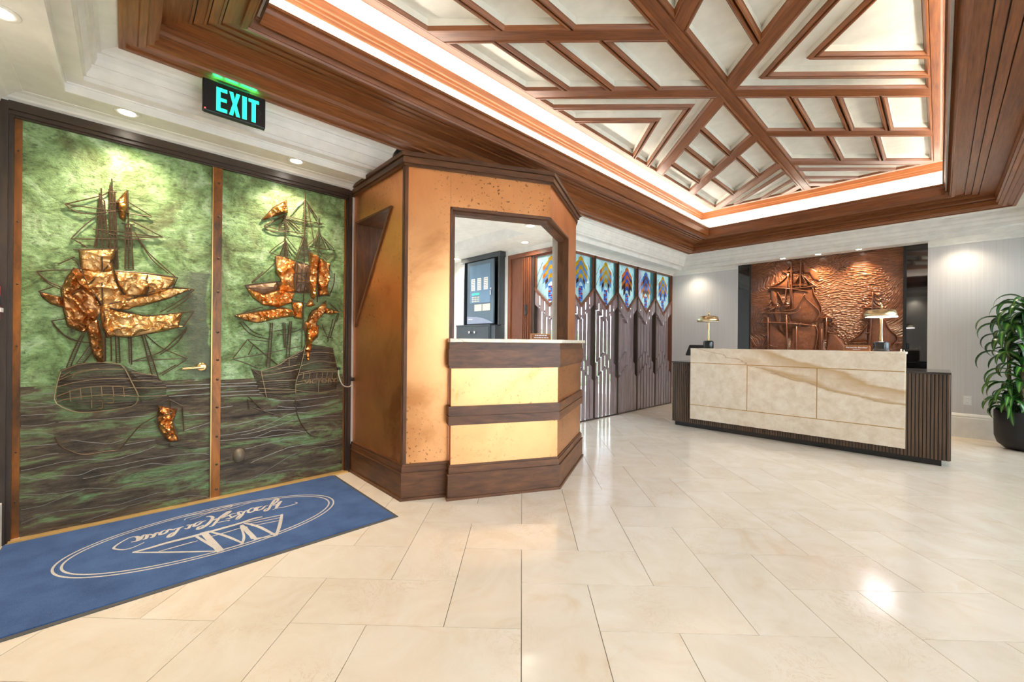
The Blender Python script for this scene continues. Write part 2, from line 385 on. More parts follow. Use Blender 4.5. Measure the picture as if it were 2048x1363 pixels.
def m_mural():
    m, nt, bs = new('carved_mahogany')
    tc = nd(nt, 'ShaderNodeTexCoord'); sp = nd(nt, 'ShaderNodeSeparateXYZ'); nt.links.new(tc.outputs['Object'], sp.inputs[0])
    w = noisef(nt, coords(nt, 'Object', (1.3, 1, 1.3)), 1.0, 1)
    v = nd(nt, 'ShaderNodeTexVoronoi'); v.inputs['Scale'].default_value = 1.0
    mp = nd(nt, 'ShaderNodeMapping'); rot = nd(nt, 'ShaderNodeVectorRotate', rotation_type='Y_AXIS')
    nt.links.new(tc.outputs['Object'], rot.inputs['Vector']); rot.inputs['Center'].default_value = (-0.9, 0, 1.75)
    nt.links.new(math_(nt, 'MULTIPLY', math_(nt, 'SUBTRACT', w, 0.5), 2.2), rot.inputs['Angle'])
    nt.links.new(rot.outputs[0], mp.inputs['Vector']); mp.inputs['Scale'].default_value = (21, 21, 50); nt.links.new(mp.outputs[0], v.inputs['Vector'])
    f = noisef(nt, coords(nt, 'Object', (3, 3, 14)), 4, 5)
    c = ramp(nt, f, [(0.3, (0.14, 0.042, 0.016)), (0.7, (0.30, 0.10, 0.040))]); nt.links.new(c, bs.inputs['Base Color'])
    bs.inputs['Roughness'].default_value = 0.30; bs.inputs['Coat Weight'].default_value = 0.35; bs.inputs['Coat Roughness'].default_value = 0.2
    bump(nt, bs, v.outputs['Distance'], 1.0, 0.028); return m
M_mural = m_mural(); M_carved = wood('smooth_carved_mahogany', (0.13, 0.038, 0.015), (0.28, 0.095, 0.038), 0.30, 12, 3, 0.35)
def m_glass(name, c, clear=0.6, rough=0.05):
    m = bpy.data.materials.new(name); m.use_nodes = True; nt = m.node_tree; nt.nodes.clear()
    out = nd(nt, 'ShaderNodeOutputMaterial'); tr = nd(nt, 'ShaderNodeBsdfTransparent'); tl = nd(nt, 'ShaderNodeBsdfTranslucent'); df = nd(nt, 'ShaderNodeBsdfDiffuse'); gl = nd(nt, 'ShaderNodeBsdfGlossy')
    f = noisef(nt, coords(nt, 'Object', (1, 1, 1)), 14, 4); cc = ramp(nt, f, [(0.3, [x * 0.8 for x in c]), (0.7, [min(1, x * 1.1) for x in c])])
    for n in (tr, tl, df): nt.links.new(cc, n.inputs['Color'])
    gl.inputs['Color'].default_value = (1, 1, 1, 1); gl.inputs['Roughness'].default_value = rough
    a = nd(nt, 'ShaderNodeMixShader'); a.inputs[0].default_value = 0.45; nt.links.new(tl.outputs[0], a.inputs[1]); nt.links.new(df.outputs[0], a.inputs[2])
    b = nd(nt, 'ShaderNodeMixShader'); b.inputs[0].default_value = clear; nt.links.new(a.outputs[0], b.inputs[1]); nt.links.new(tr.outputs[0], b.inputs[2])
    fr = nd(nt, 'ShaderNodeFresnel'); fr.inputs['IOR'].default_value = 1.5
    d = nd(nt, 'ShaderNodeMixShader'); nt.links.new(fr.outputs[0], d.inputs[0]); nt.links.new(b.outputs[0], d.inputs[1]); nt.links.new(gl.outputs[0], d.inputs[2]); nt.links.new(d.outputs[0], out.inputs['Surface']); return m
G_aqua = m_glass('pale_aqua_glass', (0.70, 0.86, 0.85), 0.5); G_teal = m_glass('teal_glass', (0.12, 0.34, 0.36), 0.4)
G_org = m_glass('orange_glass', (0.95, 0.28, 0.03), 0.3); G_yel = m_glass('yellow_glass', (0.98, 0.58, 0.03), 0.3); G_blu = m_glass('blue_glass', (0.07, 0.20, 0.75), 0.3)
G_lbl = m_glass('light_blue_glass', (0.28, 0.52, 0.86), 0.35); G_red = m_glass('red_glass', (0.72, 0.10, 0.10), 0.3); G_brn = m_glass('brown_glass', (0.14, 0.05, 0.04), 0.3); G_lil = m_glass('lilac_glass', (0.66, 0.58, 0.70), 0.45)
G_clear = m_glass('clear_glass', (0.92, 0.96, 0.96), 0.95, 0.0)
def m_blackglass():
    m, nt, bs = new('black_mirror_glass'); bs.inputs['Base Color'].default_value = (0.006, 0.006, 0.008, 1); bs.inputs['Roughness'].default_value = 0.03; bs.inputs['Specular IOR Level'].default_value = 0.9
    f = noisef(nt, coords(nt, 'Object'), 3, 2); nt.links.new(ramp(nt, f, [(0.3, (0.005, 0.005, 0.006)), (0.7, (0.009, 0.009, 0.011))]), bs.inputs['Base Color']); return m
M_bglass = m_blackglass()
def m_leaf():
    m, nt, bs = new('variegated_dracaena_leaf')
    tc = nd(nt, 'ShaderNodeTexCoord'); sx = nd(nt, 'ShaderNodeSeparateXYZ'); nt.links.new(tc.outputs['UV'], sx.inputs[0]); oi = nd(nt, 'ShaderNodeObjectInfo')
    d = math_(nt, 'ABSOLUTE', math_(nt, 'SUBTRACT', sx.outputs[1], 0.5))
    c = ramp(nt, d, [(0.0, (0.17, 0.36, 0.05)), (0.10, (0.12, 0.30, 0.035)), (0.20, (0.022, 0.10, 0.018)), (0.5, (0.016, 0.075, 0.018))])
    hs = nd(nt, 'ShaderNodeHueSaturation'); nt.links.new(c, hs.inputs['Color']); nt.links.new(math_(nt, 'ADD', math_(nt, 'MULTIPLY', oi.outputs['Random'], 0.7), 0.65), hs.inputs['Value'])
    nt.links.new(hs.outputs[0], bs.inputs['Base Color']); bs.inputs['Roughness'].default_value = 0.28; return m
M_leaf = m_leaf(); M_cane = plain('plant_cane', (0.16, 0.11, 0.06), 0.8); M_soil = plain('soil', (0.03, 0.02, 0.014), 0.95)
M_hedge = plain('hedge_green', (0.34, 0.52, 0.24), 0.7); M_pave = plain('outside_paving', (0.58, 0.55, 0.50), 0.8)
E_down = emit('downlight_lens', (1.0, 0.93, 0.80), 22); E_cove = emit('cove_tube', (1.0, 0.97, 0.90), COVE_STRENGTH); E_green = emit('exit_green', (0.02, 0.92, 0.46), 1.05)
E_slot = emit('exit_green_slot', (0.02, 1.0, 0.35), 60); E_lamp = emit('lamp_diffuser', (1.0, 0.90, 0.95), 14); E_lcd = emit('green_display', (0.05, 0.7, 0.35), 0.6)
E_downc = emit('office_downlight_lens', (1.0, 0.90, 0.72), 14)
M_plate = plain('copper_brown_plate', (0.30, 0.115, 0.055), 0.4, 0.3); M_ink = plain('white_ink', (0.85, 0.83, 0.80), 0.6); M_plateedge = plain('orange_plate_edge', (0.62, 0.30, 0.08), 0.4)
M_ivory = plain('ivory_card', (0.72, 0.68, 0.55), 0.5); M_plastic = plain('white_plastic', (0.80, 0.79, 0.76), 0.35); M_slot = plain('outlet_slot', (0.15, 0.14, 0.13), 0.5)
# ---- outlines traced on the doors (Y,Z), the mural (X,Z) and the mat (X,Y), in millimetres
MATSTROKES=[[0.01,[[-3117,876],[-3093,884],[-3080,869],[-3074,837],[-3073,801],[-3081,771],[-3083,745],[-3073,727]]],[0.022,[[-3196,816],[-3185,799],[-3136,774],[-3091,752]]],[0.016,[[-3153,783],[-3155,759],[-3169,749],[-3188,767],[-3229,798],[-3265,804],[-3253,783],[-3190,749],[-3111,715],[-3085,696],[-3091,684],[-3119,696],[-3123,712]]],[0.015,[[-3174,726],[-3176,708],[-3134,678],[-3132,655],[-3142,649],[-3176,664],[-3192,696]]],[0.015,[[-3179,683],[-3193,657],[-3143,637],[-3127,614],[-3139,601],[-3177,611],[-3198,635],[-3182,647]]],[0.016,[[-3175,608],[-3170,587],[-3105,558],[-3067,533],[-3069,526],[-3104,539],[-3132,558]]],[0.015,[[-3105,568],[-3126,555],[-3175,551],[-3183,567],[-3164,574]]],[0.015,[[-3143,546],[-3127,524],[-3112,502],[-3111,488],[-3113,473]]],[0.011,[[-3112,507],[-3167,499],[-3157,486]]],[0.01,[[-3175,541],[-3175,510],[-3159,498]]],[0.018,[[-3161,483],[-3149,458],[-3224,514],[-3238,509],[-3213,486],[-3164,451],[-3087,415],[-3054,398],[-3059,383]]],[0.009,[[-3067,478],[-3078,488],[-3083,460],[-3089,427],[-3105,413]]],[0.02,[[-3234,389],[-3231,407],[-3194,418],[-3135,399],[-3086,371],[-3058,342],[-3063,328],[-3088,335],[-3097,360]]],[0.014,[[-3162,434],[-3148,421],[-3146,405]]],[0.014,[[-3168,381],[-3162,360],[-3131,340],[-3118,319],[-3133,316],[-3170,333],[-3179,360]]],[0.015,[[-3157,321],[-3156,304],[-3109,287],[-3123,271]]],[0.013,[[-3158,302],[-3169,286]]],[0.017,[[-3158,270],[-3148,249],[-3092,227],[-3052,208],[-3052,191],[-3088,204],[-3102,225]]],[0.011,[[-3156,249],[-3155,231],[-3141,219]]],[0.015,[[-3145,219],[-3166,200],[-3128,187],[-3118,171],[-3122,158],[-3161,169],[-3172,189]]],[0.016,[[-3147,157],[-3160,143],[-3110,128],[-3113,116]]],[0.016,[[-3140,129],[-3167,109],[-3113,99],[-3111,84]]],[0.016,[[-3167,101],[-3170,88],[-3120,74],[-3109,62],[-3110,36]]],[0.018,[[-3109,62],[-3158,67],[-3184,55]]],[0.011,[[-3179,57],[-3188,35],[-3160,6],[-3124,-19],[-3093,-32],[-3068,-28],[-3029,3],[-3022,33],[-3039,65],[-3057,89]]],[0.007,[[-3319,188],[-3329,232],[-3329,289],[-3325,342],[-3309,395],[-3288,454],[-3280,525],[-3298,603],[-3317,662]]],[0.008,[[-3265,283],[-3290,294],[-3293,339],[-3303,397],[-3323,446],[-3344,498],[-3341,544],[-3314,530],[-3302,479],[-3299,431],[-3279,383],[-3259,346],[-3251,308]]],[0.02,[[-2955,40],[-2957,105],[-2967,177],[-2965,262],[-2968,346],[-2974,435],[-2983,530],[-3002,599],[-2997,652]]],[0.01,[[-2955,40],[-2815,198],[-2660,385]]],[0.008,[[-2875,142],[-2879,223],[-2883,309]]],[0.008,[[-2893,366],[-2896,436],[-2906,517]]],[0.026,[[-2989,346],[-2655,384]]],[0.012,[[-2950,310],[-2699,374]]],[0.012,[[-2987,366],[-2854,430],[-2686,487]]],[0.01,[[-2671,397],[-2671,470],[-2686,487],[-2776,511],[-2934,522]]],[0.018,[[-2949,530],[-2811,540],[-2678,553]]],[0.012,[[-2905,542],[-2701,540]]],[0.014,[[-2968,547],[-2851,601],[-2656,647]]],[0.01,[[-2692,556],[-2652,646]]],[0.014,[[-2653,649],[-2809,707],[-2954,754]]],[0.009,[[-2971,560],[-2945,752]]],[0.007,[[-2934,566],[-2904,738]]],[0.007,[[-2893,571],[-2860,723]]]]
ROPES1=[[[-108,2074],[-102,1741],[-99,1346]],[[-62,2147],[-46,1709],[-37,1583]],[[11,2093],[15,1869],[18,1590]],[[-258,1941],[-40,1948],[127,1947]],[[-258,1941],[-107,2031],[-71,2072]],[[17,2020],[127,1952]],[[-258,1941],[-220,1911],[-164,1906],[-32,1952]],[[-233,1740],[-76,1767],[95,1793]],[[-233,1740],[-178,1830],[-118,1909]],[[30,1904],[182,1827]],[[-142,1816],[-31,1822],[46,1821],[182,1827]],[[-106,1813],[-31,1798],[161,1818]],[[-225,1677],[-32,1716]],[[-32,1711],[-75,1599],[-175,1453],[-244,1386]],[[46,1832],[87,1752],[128,1693],[249,1569]],[[63,1792],[129,1671],[214,1587]],[[-366,1529],[-311,1542],[-225,1557]],[[-53,1571],[96,1576],[262,1567]],[[-366,1529],[-337,1491],[-311,1469],[-271,1449]],[[-359,1517],[-324,1468],[-278,1438]],[[-359,1414],[-298,1451]],[[-359,1414],[-271,1389]],[[-74,1358],[33,1404],[214,1491],[353,1493]],[[-66,1338],[18,1320],[115,1300],[350,1341]],[[353,1493],[268,1405],[173,1325]],[[340,1457],[286,1395],[207,1327]],[[262,1567],[241,1500]],[[-225,1619],[-204,1602],[-190,1553],[-162,1475],[-96,1346]],[[-52,1565],[-37,1498],[2,1417]],[[-285,1581],[-218,1635]],[[109,1564],[101,1524],[113,1493],[105,1437]],[[-219,1736],[-163,1700]],[[-198,1729],[-177,1697]],[[-115,2039],[-124,1737],[-139,1714]],[[-94,2003],[-76,1714]],[[-71,2103],[-64,1590]],[[-48,2067],[-30,1584]],[[-71,2061],[-41,2069]],[[-74,1992],[-33,1999]],[[3,1877],[1,1588]],[[26,1882],[40,1593]],[[-17,1878],[46,1881]],[[-110,1906],[-134,1715]],[[-99,1908],[-80,1829]],[[-91,1322],[-85,1158],[-83,1006]],[[-39,1159],[-34,993]],[[-23,1159],[-18,993]],[[21,1160],[26,991]],[[33,1160],[37,980]],[[-59,1159],[-56,1005]],[[-188,1167],[-216,1083],[-247,973]],[[-177,1168],[-230,978]],[[-147,1109],[-205,993]],[[-143,1061],[-179,995]],[[-308,1247],[-280,1197],[-231,1140],[-150,1120]],[[-301,1227],[-259,1166],[-202,1130]],[[-308,1247],[-246,1265]],[[83,1172],[141,884]],[[96,1172],[172,870]],[[38,1002],[166,1011],[322,1013]],[[322,1013],[238,1056],[170,1098],[104,1173]],[[302,1212],[237,1128],[170,1057],[38,1002]],[[311,1219],[256,1116],[175,1045]],[[185,905],[313,1005]],[[171,911],[257,973]],[[-290,568],[-276,525],[-248,489],[-176,442],[-78,443],[-15,448],[33,518],[83,585],[160,638]],[[311,1231],[302,1188]],[[348,1336],[292,1230]],[[222,749],[242,456]],[[173,724],[226,737],[291,689]],[[291,689],[302,513]],[[169,637],[259,662]],[[186,711],[160,592],[196,493]]]
SAILS1=[["tan",[[-199,1678],[-120,1694],[-37,1712],[-54,1634],[-51,1576],[-133,1555],[-190,1561]]],["tan",[[-190,1561],[-51,1576],[-37,1509],[-2,1417],[-88,1368],[-103,1336],[-132,1395],[-176,1463]]],["tan",[[-51,1569],[96,1573],[249,1561],[240,1517],[180,1454],[89,1430],[10,1418],[-29,1478]]],["tan",[[-88,1352],[18,1408],[114,1432],[223,1492],[335,1492],[215,1418],[90,1364],[18,1343]]],["tan",[[-73,1337],[18,1313],[115,1297],[295,1332],[269,1268],[165,1230],[51,1183],[-27,1187],[-73,1222]]],["brown",[[-218,1570],[-187,1559],[-133,1426],[-96,1336],[-131,1241],[-174,1178],[-243,1217],[-264,1335],[-271,1434],[-245,1516]]],["brown",[[-352,1412],[-271,1389],[-254,1324],[-310,1347],[-343,1383]]],["copper",[[-40,2006],[5,2092],[8,1985],[-3,1892],[-23,1909],[-32,1965]]],["brown",[[-232,1313],[-152,1307],[-114,1255],[-90,1126],[-88,1003],[-112,995],[-143,1061],[-166,1210],[-245,1250]]],["tan",[[-83,1322],[45,1284],[165,1249],[301,1237],[165,1191],[104,1178],[29,1154],[-35,1159],[-75,1191]]],["copper",[[168,707],[268,673],[246,581],[279,456],[224,456],[174,543],[164,638]]]]
HULL1=[[[-272,959],[-208,988],[-112,999],[-10,979],[31,879],[65,775],[40,715],[-79,700],[-192,701],[-284,763],[-286,846]],[[-10,979],[64,934],[158,900],[185,870],[212,821],[204,763],[82,728],[65,775],[31,879]],[[157,476],[224,451],[317,438],[365,424],[380,385],[336,384],[224,416],[161,446]]]
GAL1=[[[-282,897],[-208,935],[-112,958],[-2,953]],[[-285,861],[-193,887],[-81,898],[35,890]],[[-285,805],[-193,844],[-80,853],[56,832]],[[-283,774],[-228,789],[-80,798],[65,775]],[[-268,953],[-201,988],[-112,999],[-10,979],[35,879],[69,774],[40,715],[-79,700],[-192,701],[-284,763],[-288,846],[-268,953]],[[-222,910],[-201,945],[-112,963]],[[-268,917],[-229,952]],[[-232,837],[-228,771]],[[-189,844],[-184,778]],[[-145,852],[-140,785]],[[-100,854],[-95,786]],[[-49,850],[-44,782]],[[-1,844],[4,774]],[[-141,771],[-140,722]],[[-110,763],[-95,761],[-95,718],[-110,719]],[[-72,775],[-49,773],[-48,746],[-72,748]],[[39,878],[185,867]],[[56,832],[208,821]],[[73,774],[208,768]],[[-2,976],[73,774]],[[35,935],[158,904]]]
ROPES2=[[[918,2144],[921,1812]],[[1061,2370],[1061,2048],[1061,1801],[1059,1457],[1056,1228]],[[1170,2190],[1168,1849],[1166,1465]],[[918,2129],[1044,2124],[1208,2126]],[[927,2120],[1064,2107],[1197,2119]],[[773,2021],[910,2013],[1054,2014]],[[773,2016],[818,1990],[919,2007]],[[1045,1921],[1168,1915],[1302,1920]],[[810,1823],[949,1795],[1102,1763]],[[652,1555],[768,1582],[890,1610]],[[990,1526],[1099,1536]],[[1145,1513],[1267,1528]],[[961,1471],[1079,1448]],[[773,2021],[835,2075],[909,2132]],[[782,2028],[909,2122]],[[1062,2295],[1003,2217],[956,2153]],[[1052,2287],[965,2165]],[[1072,2286],[1160,2166]],[[1077,2266],[1155,2143]],[[1302,1920],[1275,1865],[1232,1820]],[[1296,1931],[1198,2019]],[[920,1936],[864,1885],[810,1825]],[[920,1936],[958,1880],[997,1834]],[[915,1977],[1006,1867]],[[698,1574],[785,1669],[852,1750]],[[694,1579],[767,1667]],[[932,2106],[1010,2037]],[[947,2109],[1024,2051]],[[909,2111],[872,2021]],[[904,2100],[947,2025]],[[1083,2246],[1136,1953]],[[1060,1994],[1007,1793]],[[1050,1992],[997,1802]],[[1075,1986],[1096,1849]],[[1172,2025],[1085,1923]],[[1161,2045],[1136,1932]],[[1177,2048],[1231,1925]],[[1209,2010],[1263,1920]],[[1173,1894],[1232,1825]],[[1259,1796],[1249,1694]],[[1303,1723],[1299,1632],[1267,1539]],[[588,1324],[683,1365],[769,1400]],[[1267,1461],[1345,1393]],[[1345,1381],[1324,1307]],[[990,1536],[1038,1605],[1099,1557]],[[1007,1761],[995,1537]],[[1037,1754],[1029,1540]],[[1077,1749],[1081,1545]],[[1008,1687],[1097,1692]],[[1004,1612],[1098,1617]],[[920,1936],[883,1816]],[[920,1926],[911,1810]],[[920,1926],[939,1814]],[[920,1926],[968,1819]],[[581,1005],[796,1043],[1033,1096]],[[671,1149],[768,1054],[873,955]],[[671,1149],[581,1010]],[[671,1149],[739,1144],[814,1134]],[[581,1003],[651,977],[741,932]],[[708,1107],[677,1034]],[[824,1279],[797,936]],[[837,1280],[820,935]],[[957,1296],[927,942]],[[971,1296],[952,941]],[[909,1283],[921,1085]],[[924,1283],[931,1085]],[[622,1282],[658,1221],[721,1175],[823,1150]],[[639,1283],[702,1212],[767,1181]],[[851,1215],[910,1228],[1011,1242]],[[871,1189],[950,1196],[1052,1243]],[[696,929],[760,873]],[[1204,1282],[1261,1143]],[[1294,1333],[1250,1131]],[[1216,1189],[1296,1167]],[[1329,1371],[1273,1167]],[[1073,1278],[1075,1107]],[[1052,1288],[1048,1085]],[[1005,670],[1017,557],[1059,450],[1124,361],[1179,341]],[[679,721],[799,582]],[[716,634],[799,593],[896,549]],[[675,700],[685,621]]]
SAILS2=[["copper",[[755,2063],[834,2177],[926,2259],[935,2159],[862,2122],[790,2080]]],["copper",[[851,1801],[921,1806],[997,1776],[984,1652],[992,1531],[881,1532],[867,1556],[894,1621],[861,1669]]],["dark",[[997,1770],[1102,1763],[1107,1536],[990,1526],[987,1652]]],["copper",[[1096,1876],[1173,1839],[1159,1673],[1140,1485],[1114,1505],[1093,1622],[1102,1752]]],["copper",[[1173,1839],[1259,1796],[1260,1695],[1245,1582],[1261,1533],[1176,1521],[1164,1684]]],["dark",[[652,1550],[885,1604],[867,1536],[768,1486],[682,1518]]],["copper",[[661,1536],[768,1496],[867,1541],[990,1526],[971,1451],[877,1402],[769,1415],[699,1470]]],["copper",[[588,1324],[769,1375],[915,1405],[976,1388],[991,1341],[878,1318],[735,1275],[642,1297]]],["copper",[[971,1451],[1049,1456],[1046,1317],[992,1325]]],["brown",[[1235,1481],[1220,1380],[1162,1311],[1143,1190],[1072,1189],[1086,1308],[1120,1385],[1172,1421]]],["copper",[[1225,1425],[1345,1393],[1279,1367],[1220,1375]]],["copper",[[1073,1300],[1181,1270],[1171,1177],[1123,1130],[1118,1061],[1106,979],[1081,980],[1070,1073],[1085,1164],[1063,1243]]],["copper",[[1075,1426],[1114,1494],[1146,1436],[1110,1423]]]]
HULL2=[[[696,929],[759,910],[883,954],[952,1007],[1064,1073],[1034,938],[1004,805],[1005,715],[799,698],[742,779],[723,844]],[[1064,1073],[1080,1119],[1183,1107],[1296,1084],[1327,952],[1336,892],[1332,724],[1175,711],[1005,715],[1004,805],[1034,938]],[[579,684],[636,663],[734,672],[725,643],[662,639],[592,659]]]
GAL2=[[[1054,1028],[1172,1049],[1308,1036]],[[1039,938],[1173,974],[1327,952]],[[1035,882],[1174,904],[1331,892]],[[1019,866],[1174,887],[1331,878]],[[1014,810],[1174,831],[1334,820]],[[1004,788],[1174,808],[1332,796]],[[1000,744],[1175,713],[1329,725]],[[1075,1113],[1039,938],[1004,805],[1003,715]],[[1061,884],[1055,833]],[[1109,882],[1103,831]],[[1165,879],[1159,828]],[[1209,877],[1203,825]],[[1247,876],[1240,823]],[[1289,874],[1283,821]],[[759,910],[883,954],[952,1007],[1059,1068]],[[760,873],[913,893],[1029,916]],[[751,831],[1004,827]],[[742,779],[1005,749]],[[747,747],[1005,732]],[[902,987],[1013,1017]],[[759,910],[799,698]],[[873,922],[1029,950]],[[1175,794],[1175,715]],[[952,996],[952,941]]]
WAVES1=[[[-420,821],[-292,824]],[[208,831],[446,829]],[[-420,787],[-277,752]],[[212,797],[446,804]],[[222,761],[447,760]],[[-418,747],[-298,749]],[[-420,707],[-284,701]],[[-419,648],[-331,641],[-290,651]],[[-417,603],[-344,597],[-297,578]],[[-419,534],[-330,524],[-276,525]],[[-418,449],[-337,464],[-276,468]],[[-418,395],[-330,402],[-275,409],[-168,411],[-62,385],[51,403],[153,430]],[[-418,360],[-343,328],[-275,333],[-197,321],[-108,345],[2,345],[110,357],[243,355],[375,349],[450,323]],[[-175,295],[-61,302],[35,315],[136,323],[262,292],[375,294],[450,291]],[[-417,256],[-295,235],[-203,233],[-137,228],[-45,200],[52,216],[172,205],[299,224],[451,231]],[[-417,171],[-328,177],[-239,211],[-167,229]],[[-273,126],[-188,113],[-106,101],[4,99],[112,116],[226,122],[338,131],[451,160]],[[-416,97],[-328,121],[-238,122]],[[-180,31],[-75,54],[36,73],[129,82]],[[129,76],[245,64],[358,59],[452,16]],[[-277,649],[-79,645],[134,642]],[[-227,538],[-78,492],[1,507]],[[42,540],[161,534]],[[1,468],[152,477]],[[296,622],[448,617]],[[297,514],[448,554]],[[375,380],[449,379]]]
WAVES2=[[[507,826],[617,824],[733,824]],[[507,806],[742,795]],[[507,766],[751,762]],[[508,741],[761,735]],[[508,655],[584,658]],[[509,520],[637,523],[762,544],[876,540]],[[510,455],[637,456],[745,472],[838,502],[935,544],[1017,557],[1177,544],[1360,566]],[[510,414],[620,412],[727,406],[839,437],[967,429],[1124,384]],[[637,435],[754,449],[877,475],[996,503],[1144,508],[1360,500]],[[727,400],[877,399],[1018,400],[1200,396],[1367,384]],[[665,327],[801,346],[937,356],[1081,362]],[[701,216],[802,249],[918,282],[1019,293],[1157,292],[1362,295]],[[580,97],[711,98],[841,155],[958,209],[1082,242],[1363,252]],[[521,111],[640,94],[748,101]],[[803,110],[959,109],[1126,85],[1364,83]],[[817,687],[1005,659],[1347,675]],[[876,628],[1016,602],[1347,615]],[[771,606],[1016,591]]]
NETS1=[[[[-115,2039],[-124,1737]],[[-94,2003],[-76,1714]]],[[[-71,2103],[-64,1590]],[[-48,2067],[-30,1584]]],[[[3,1877],[1,1588]],[[26,1882],[40,1593]]],[[[83,1172],[141,884]],[[96,1172],[172,870]]],[[[-188,1167],[-247,973]],[[-177,1168],[-230,978]]],[[[-39,1159],[-34,993]],[[-23,1159],[-18,993]]],[[[21,1160],[26,991]],[[33,1160],[37,980]]],[[[-158,1109],[-205,993]],[[-141,1088],[-179,995]]]]
NETS2=[[[[824,1279],[797,936]],[[837,1280],[820,935]]],[[[957,1296],[927,942]],[[971,1296],[952,941]]],[[[1060,1994],[1007,1793]],[[1075,1986],[1096,1849]]],[[[909,2111],[872,2021]],[[932,2106],[957,2027]]],[[[920,1936],[874,1815]],[[921,1937],[973,1819]]],[[[1052,2282],[1035,2000]],[[1070,2286],[1087,2009]]],[[[909,1283],[921,1085]],[[924,1283],[931,1085]]],[[[1159,2067],[1136,1932]],[[1179,2071],[1220,1924]]]]
SAILS1=SAILS1[:1]+[["tan",[[-104,1439],[2,1428],[114,1404],[18,1333],[-58,1328],[-58,1223],[-27,1171],[-72,1149],[-99,1221],[-109,1335]]],["brown",[[-271,1444],[-218,1560],[-176,1524],[-189,1442],[-244,1386],[-264,1375]]],["tan",[[-28,1240],[82,1282],[182,1292],[286,1314],[269,1233],[132,1201],[19,1171]]]]+SAILS1[1:]
MURAL_FORMS=[[[-1621,2009],[-1482,2018],[-1358,2027],[-1335,1917],[-1291,1819],[-1252,1723],[-1251,1629],[-1289,1536],[-1321,1497],[-1376,1458],[-1501,1495],[-1641,1520],[-1654,1689],[-1631,1856]],[[-1496,2426],[-1394,2344],[-1294,2278],[-1305,2238],[-1276,2114],[-1359,2150],[-1404,2250],[-1484,2273]],[[-1925,2049],[-1881,2060],[-1844,1985],[-1827,1898],[-1836,1784],[-1898,1787],[-1924,1919]],[[-1872,1714],[-1836,1741],[-1798,1667],[-1773,1581],[-1797,1482],[-1846,1526],[-1865,1613]],[[-1821,1468],[-1772,1467],[-1723,1325],[-1796,1382]],[[-1953,1559],[-1895,1470],[-1833,1397],[-1674,1226],[-1665,916],[-1954,906]],[[-1628,1422],[-1477,1439],[-1321,1456],[-1293,1375],[-1287,1294],[-1308,1159],[-1328,929],[-1660,917],[-1627,1268]],[[-1256,1549],[-1213,1574],[-1171,1612],[-1139,1578],[-1107,1550]],[[-1169,1340],[-1074,1293],[-970,1150],[-949,943],[-1198,934]],[[-772,1684],[-710,1718],[-663,1784],[-634,1726],[-579,1673]],[[-772,1677],[-690,1667],[-690,1554],[-775,1557]],[[-940,1182],[-812,1291],[-717,1442],[-706,1203]],[[-690,1554],[-541,1536],[-504,1437],[-486,1375],[-405,1277],[-409,1217],[-431,1168],[-484,1131],[-715,1127]],[[-650,1889],[-571,1870],[-607,1824]],[[-1944,2080],[-1765,2163],[-1670,2280],[-1651,2047]],[[-1288,1482],[-1212,1494],[-1198,934],[-1295,930]],[[-1762,1694],[-1595,1700],[-1515,1820],[-1458,1940],[-1435,1856],[-1334,1741],[-1273,1657],[-1278,1576],[-1332,1504],[-1501,1502],[-1629,1527],[-1647,1647]]]
MURAL_LINES=[[14,[[-1642,2529],[-1634,2136],[-1618,1715]]],[10,[[-1514,2456],[-1518,2235],[-1518,2014]]],[10,[[-1670,2280],[-1704,2030],[-1726,1777]]],[8,[[-1694,2283],[-1650,2025],[-1654,1717]]],[7,[[-1767,2317],[-1547,2308]]],[8,[[-1944,2080],[-1668,2038],[-1419,1971]]],[8,[[-1633,2035],[-1471,2037],[-1325,2051]]],[7,[[-1621,2086],[-1426,2068]]],[8,[[-2056,1668],[-1798,1656],[-1560,1650],[-1514,1737]]],[7,[[-1999,1757],[-1823,1762],[-1654,1766]]],[9,[[-2120,1512],[-1736,1492],[-1365,1446]]],[7,[[-1944,2080],[-1826,2127],[-1741,2189],[-1670,2280]]],[7,[[-1518,2249],[-1621,2093]]],[7,[[-1501,2247],[-1426,2074]]],[7,[[-1495,2239],[-1415,2142],[-1336,2052]]],[8,[[-1458,1940],[-1435,1856],[-1334,1741],[-1273,1657],[-1273,1590],[-1321,1504]]],[7,[[-1458,1940],[-1515,1820],[-1595,1700],[-1762,1694]]],[8,[[-1353,2020],[-1335,1917],[-1257,1750],[-1246,1629],[-1321,1490]]],[7,[[-1825,1998],[-1775,1894],[-1738,1778]]],[6,[[-1911,1860],[-1986,1763]]],[6,[[-1860,1742],[-2024,1666]]],[12,[[-1695,1620],[-1683,930]]],[14,[[-1558,1434],[-1566,934]]],[9,[[-1953,1588],[-1954,920]]],[10,[[-1181,1559],[-1184,1227]]],[6,[[-1107,1504],[-1138,1445],[-1070,1444],[-1107,1504]]],[6,[[-1169,1340],[-1090,1319]]],[7,[[-1256,1551],[-1102,1550]]],[12,[[-659,1902],[-671,1553],[-687,1165]]],[8,[[-767,1683],[-579,1673]]],[8,[[-795,1548],[-578,1537]]],[7,[[-940,1182],[-812,1291],[-717,1442]]],[7,[[-910,1182],[-725,1190]]],[8,[[-541,1524],[-486,1375],[-405,1277],[-409,1205],[-448,1144]]],[6,[[-731,1319],[-669,1318]]],[6,[[-1652,2264],[-1742,2314]]],[6,[[-1642,2410],[-1706,2334]]],[8,[[-1239,1387],[-1241,946]]],[8,[[-1315,1443],[-1287,1321],[-1308,1159],[-1339,942]]],[5,[[-2189,1105],[-2150,1150],[-2110,1107],[-2058,1137],[-2007,1115],[-1943,1138],[-1880,1117],[-1818,1111]]]]
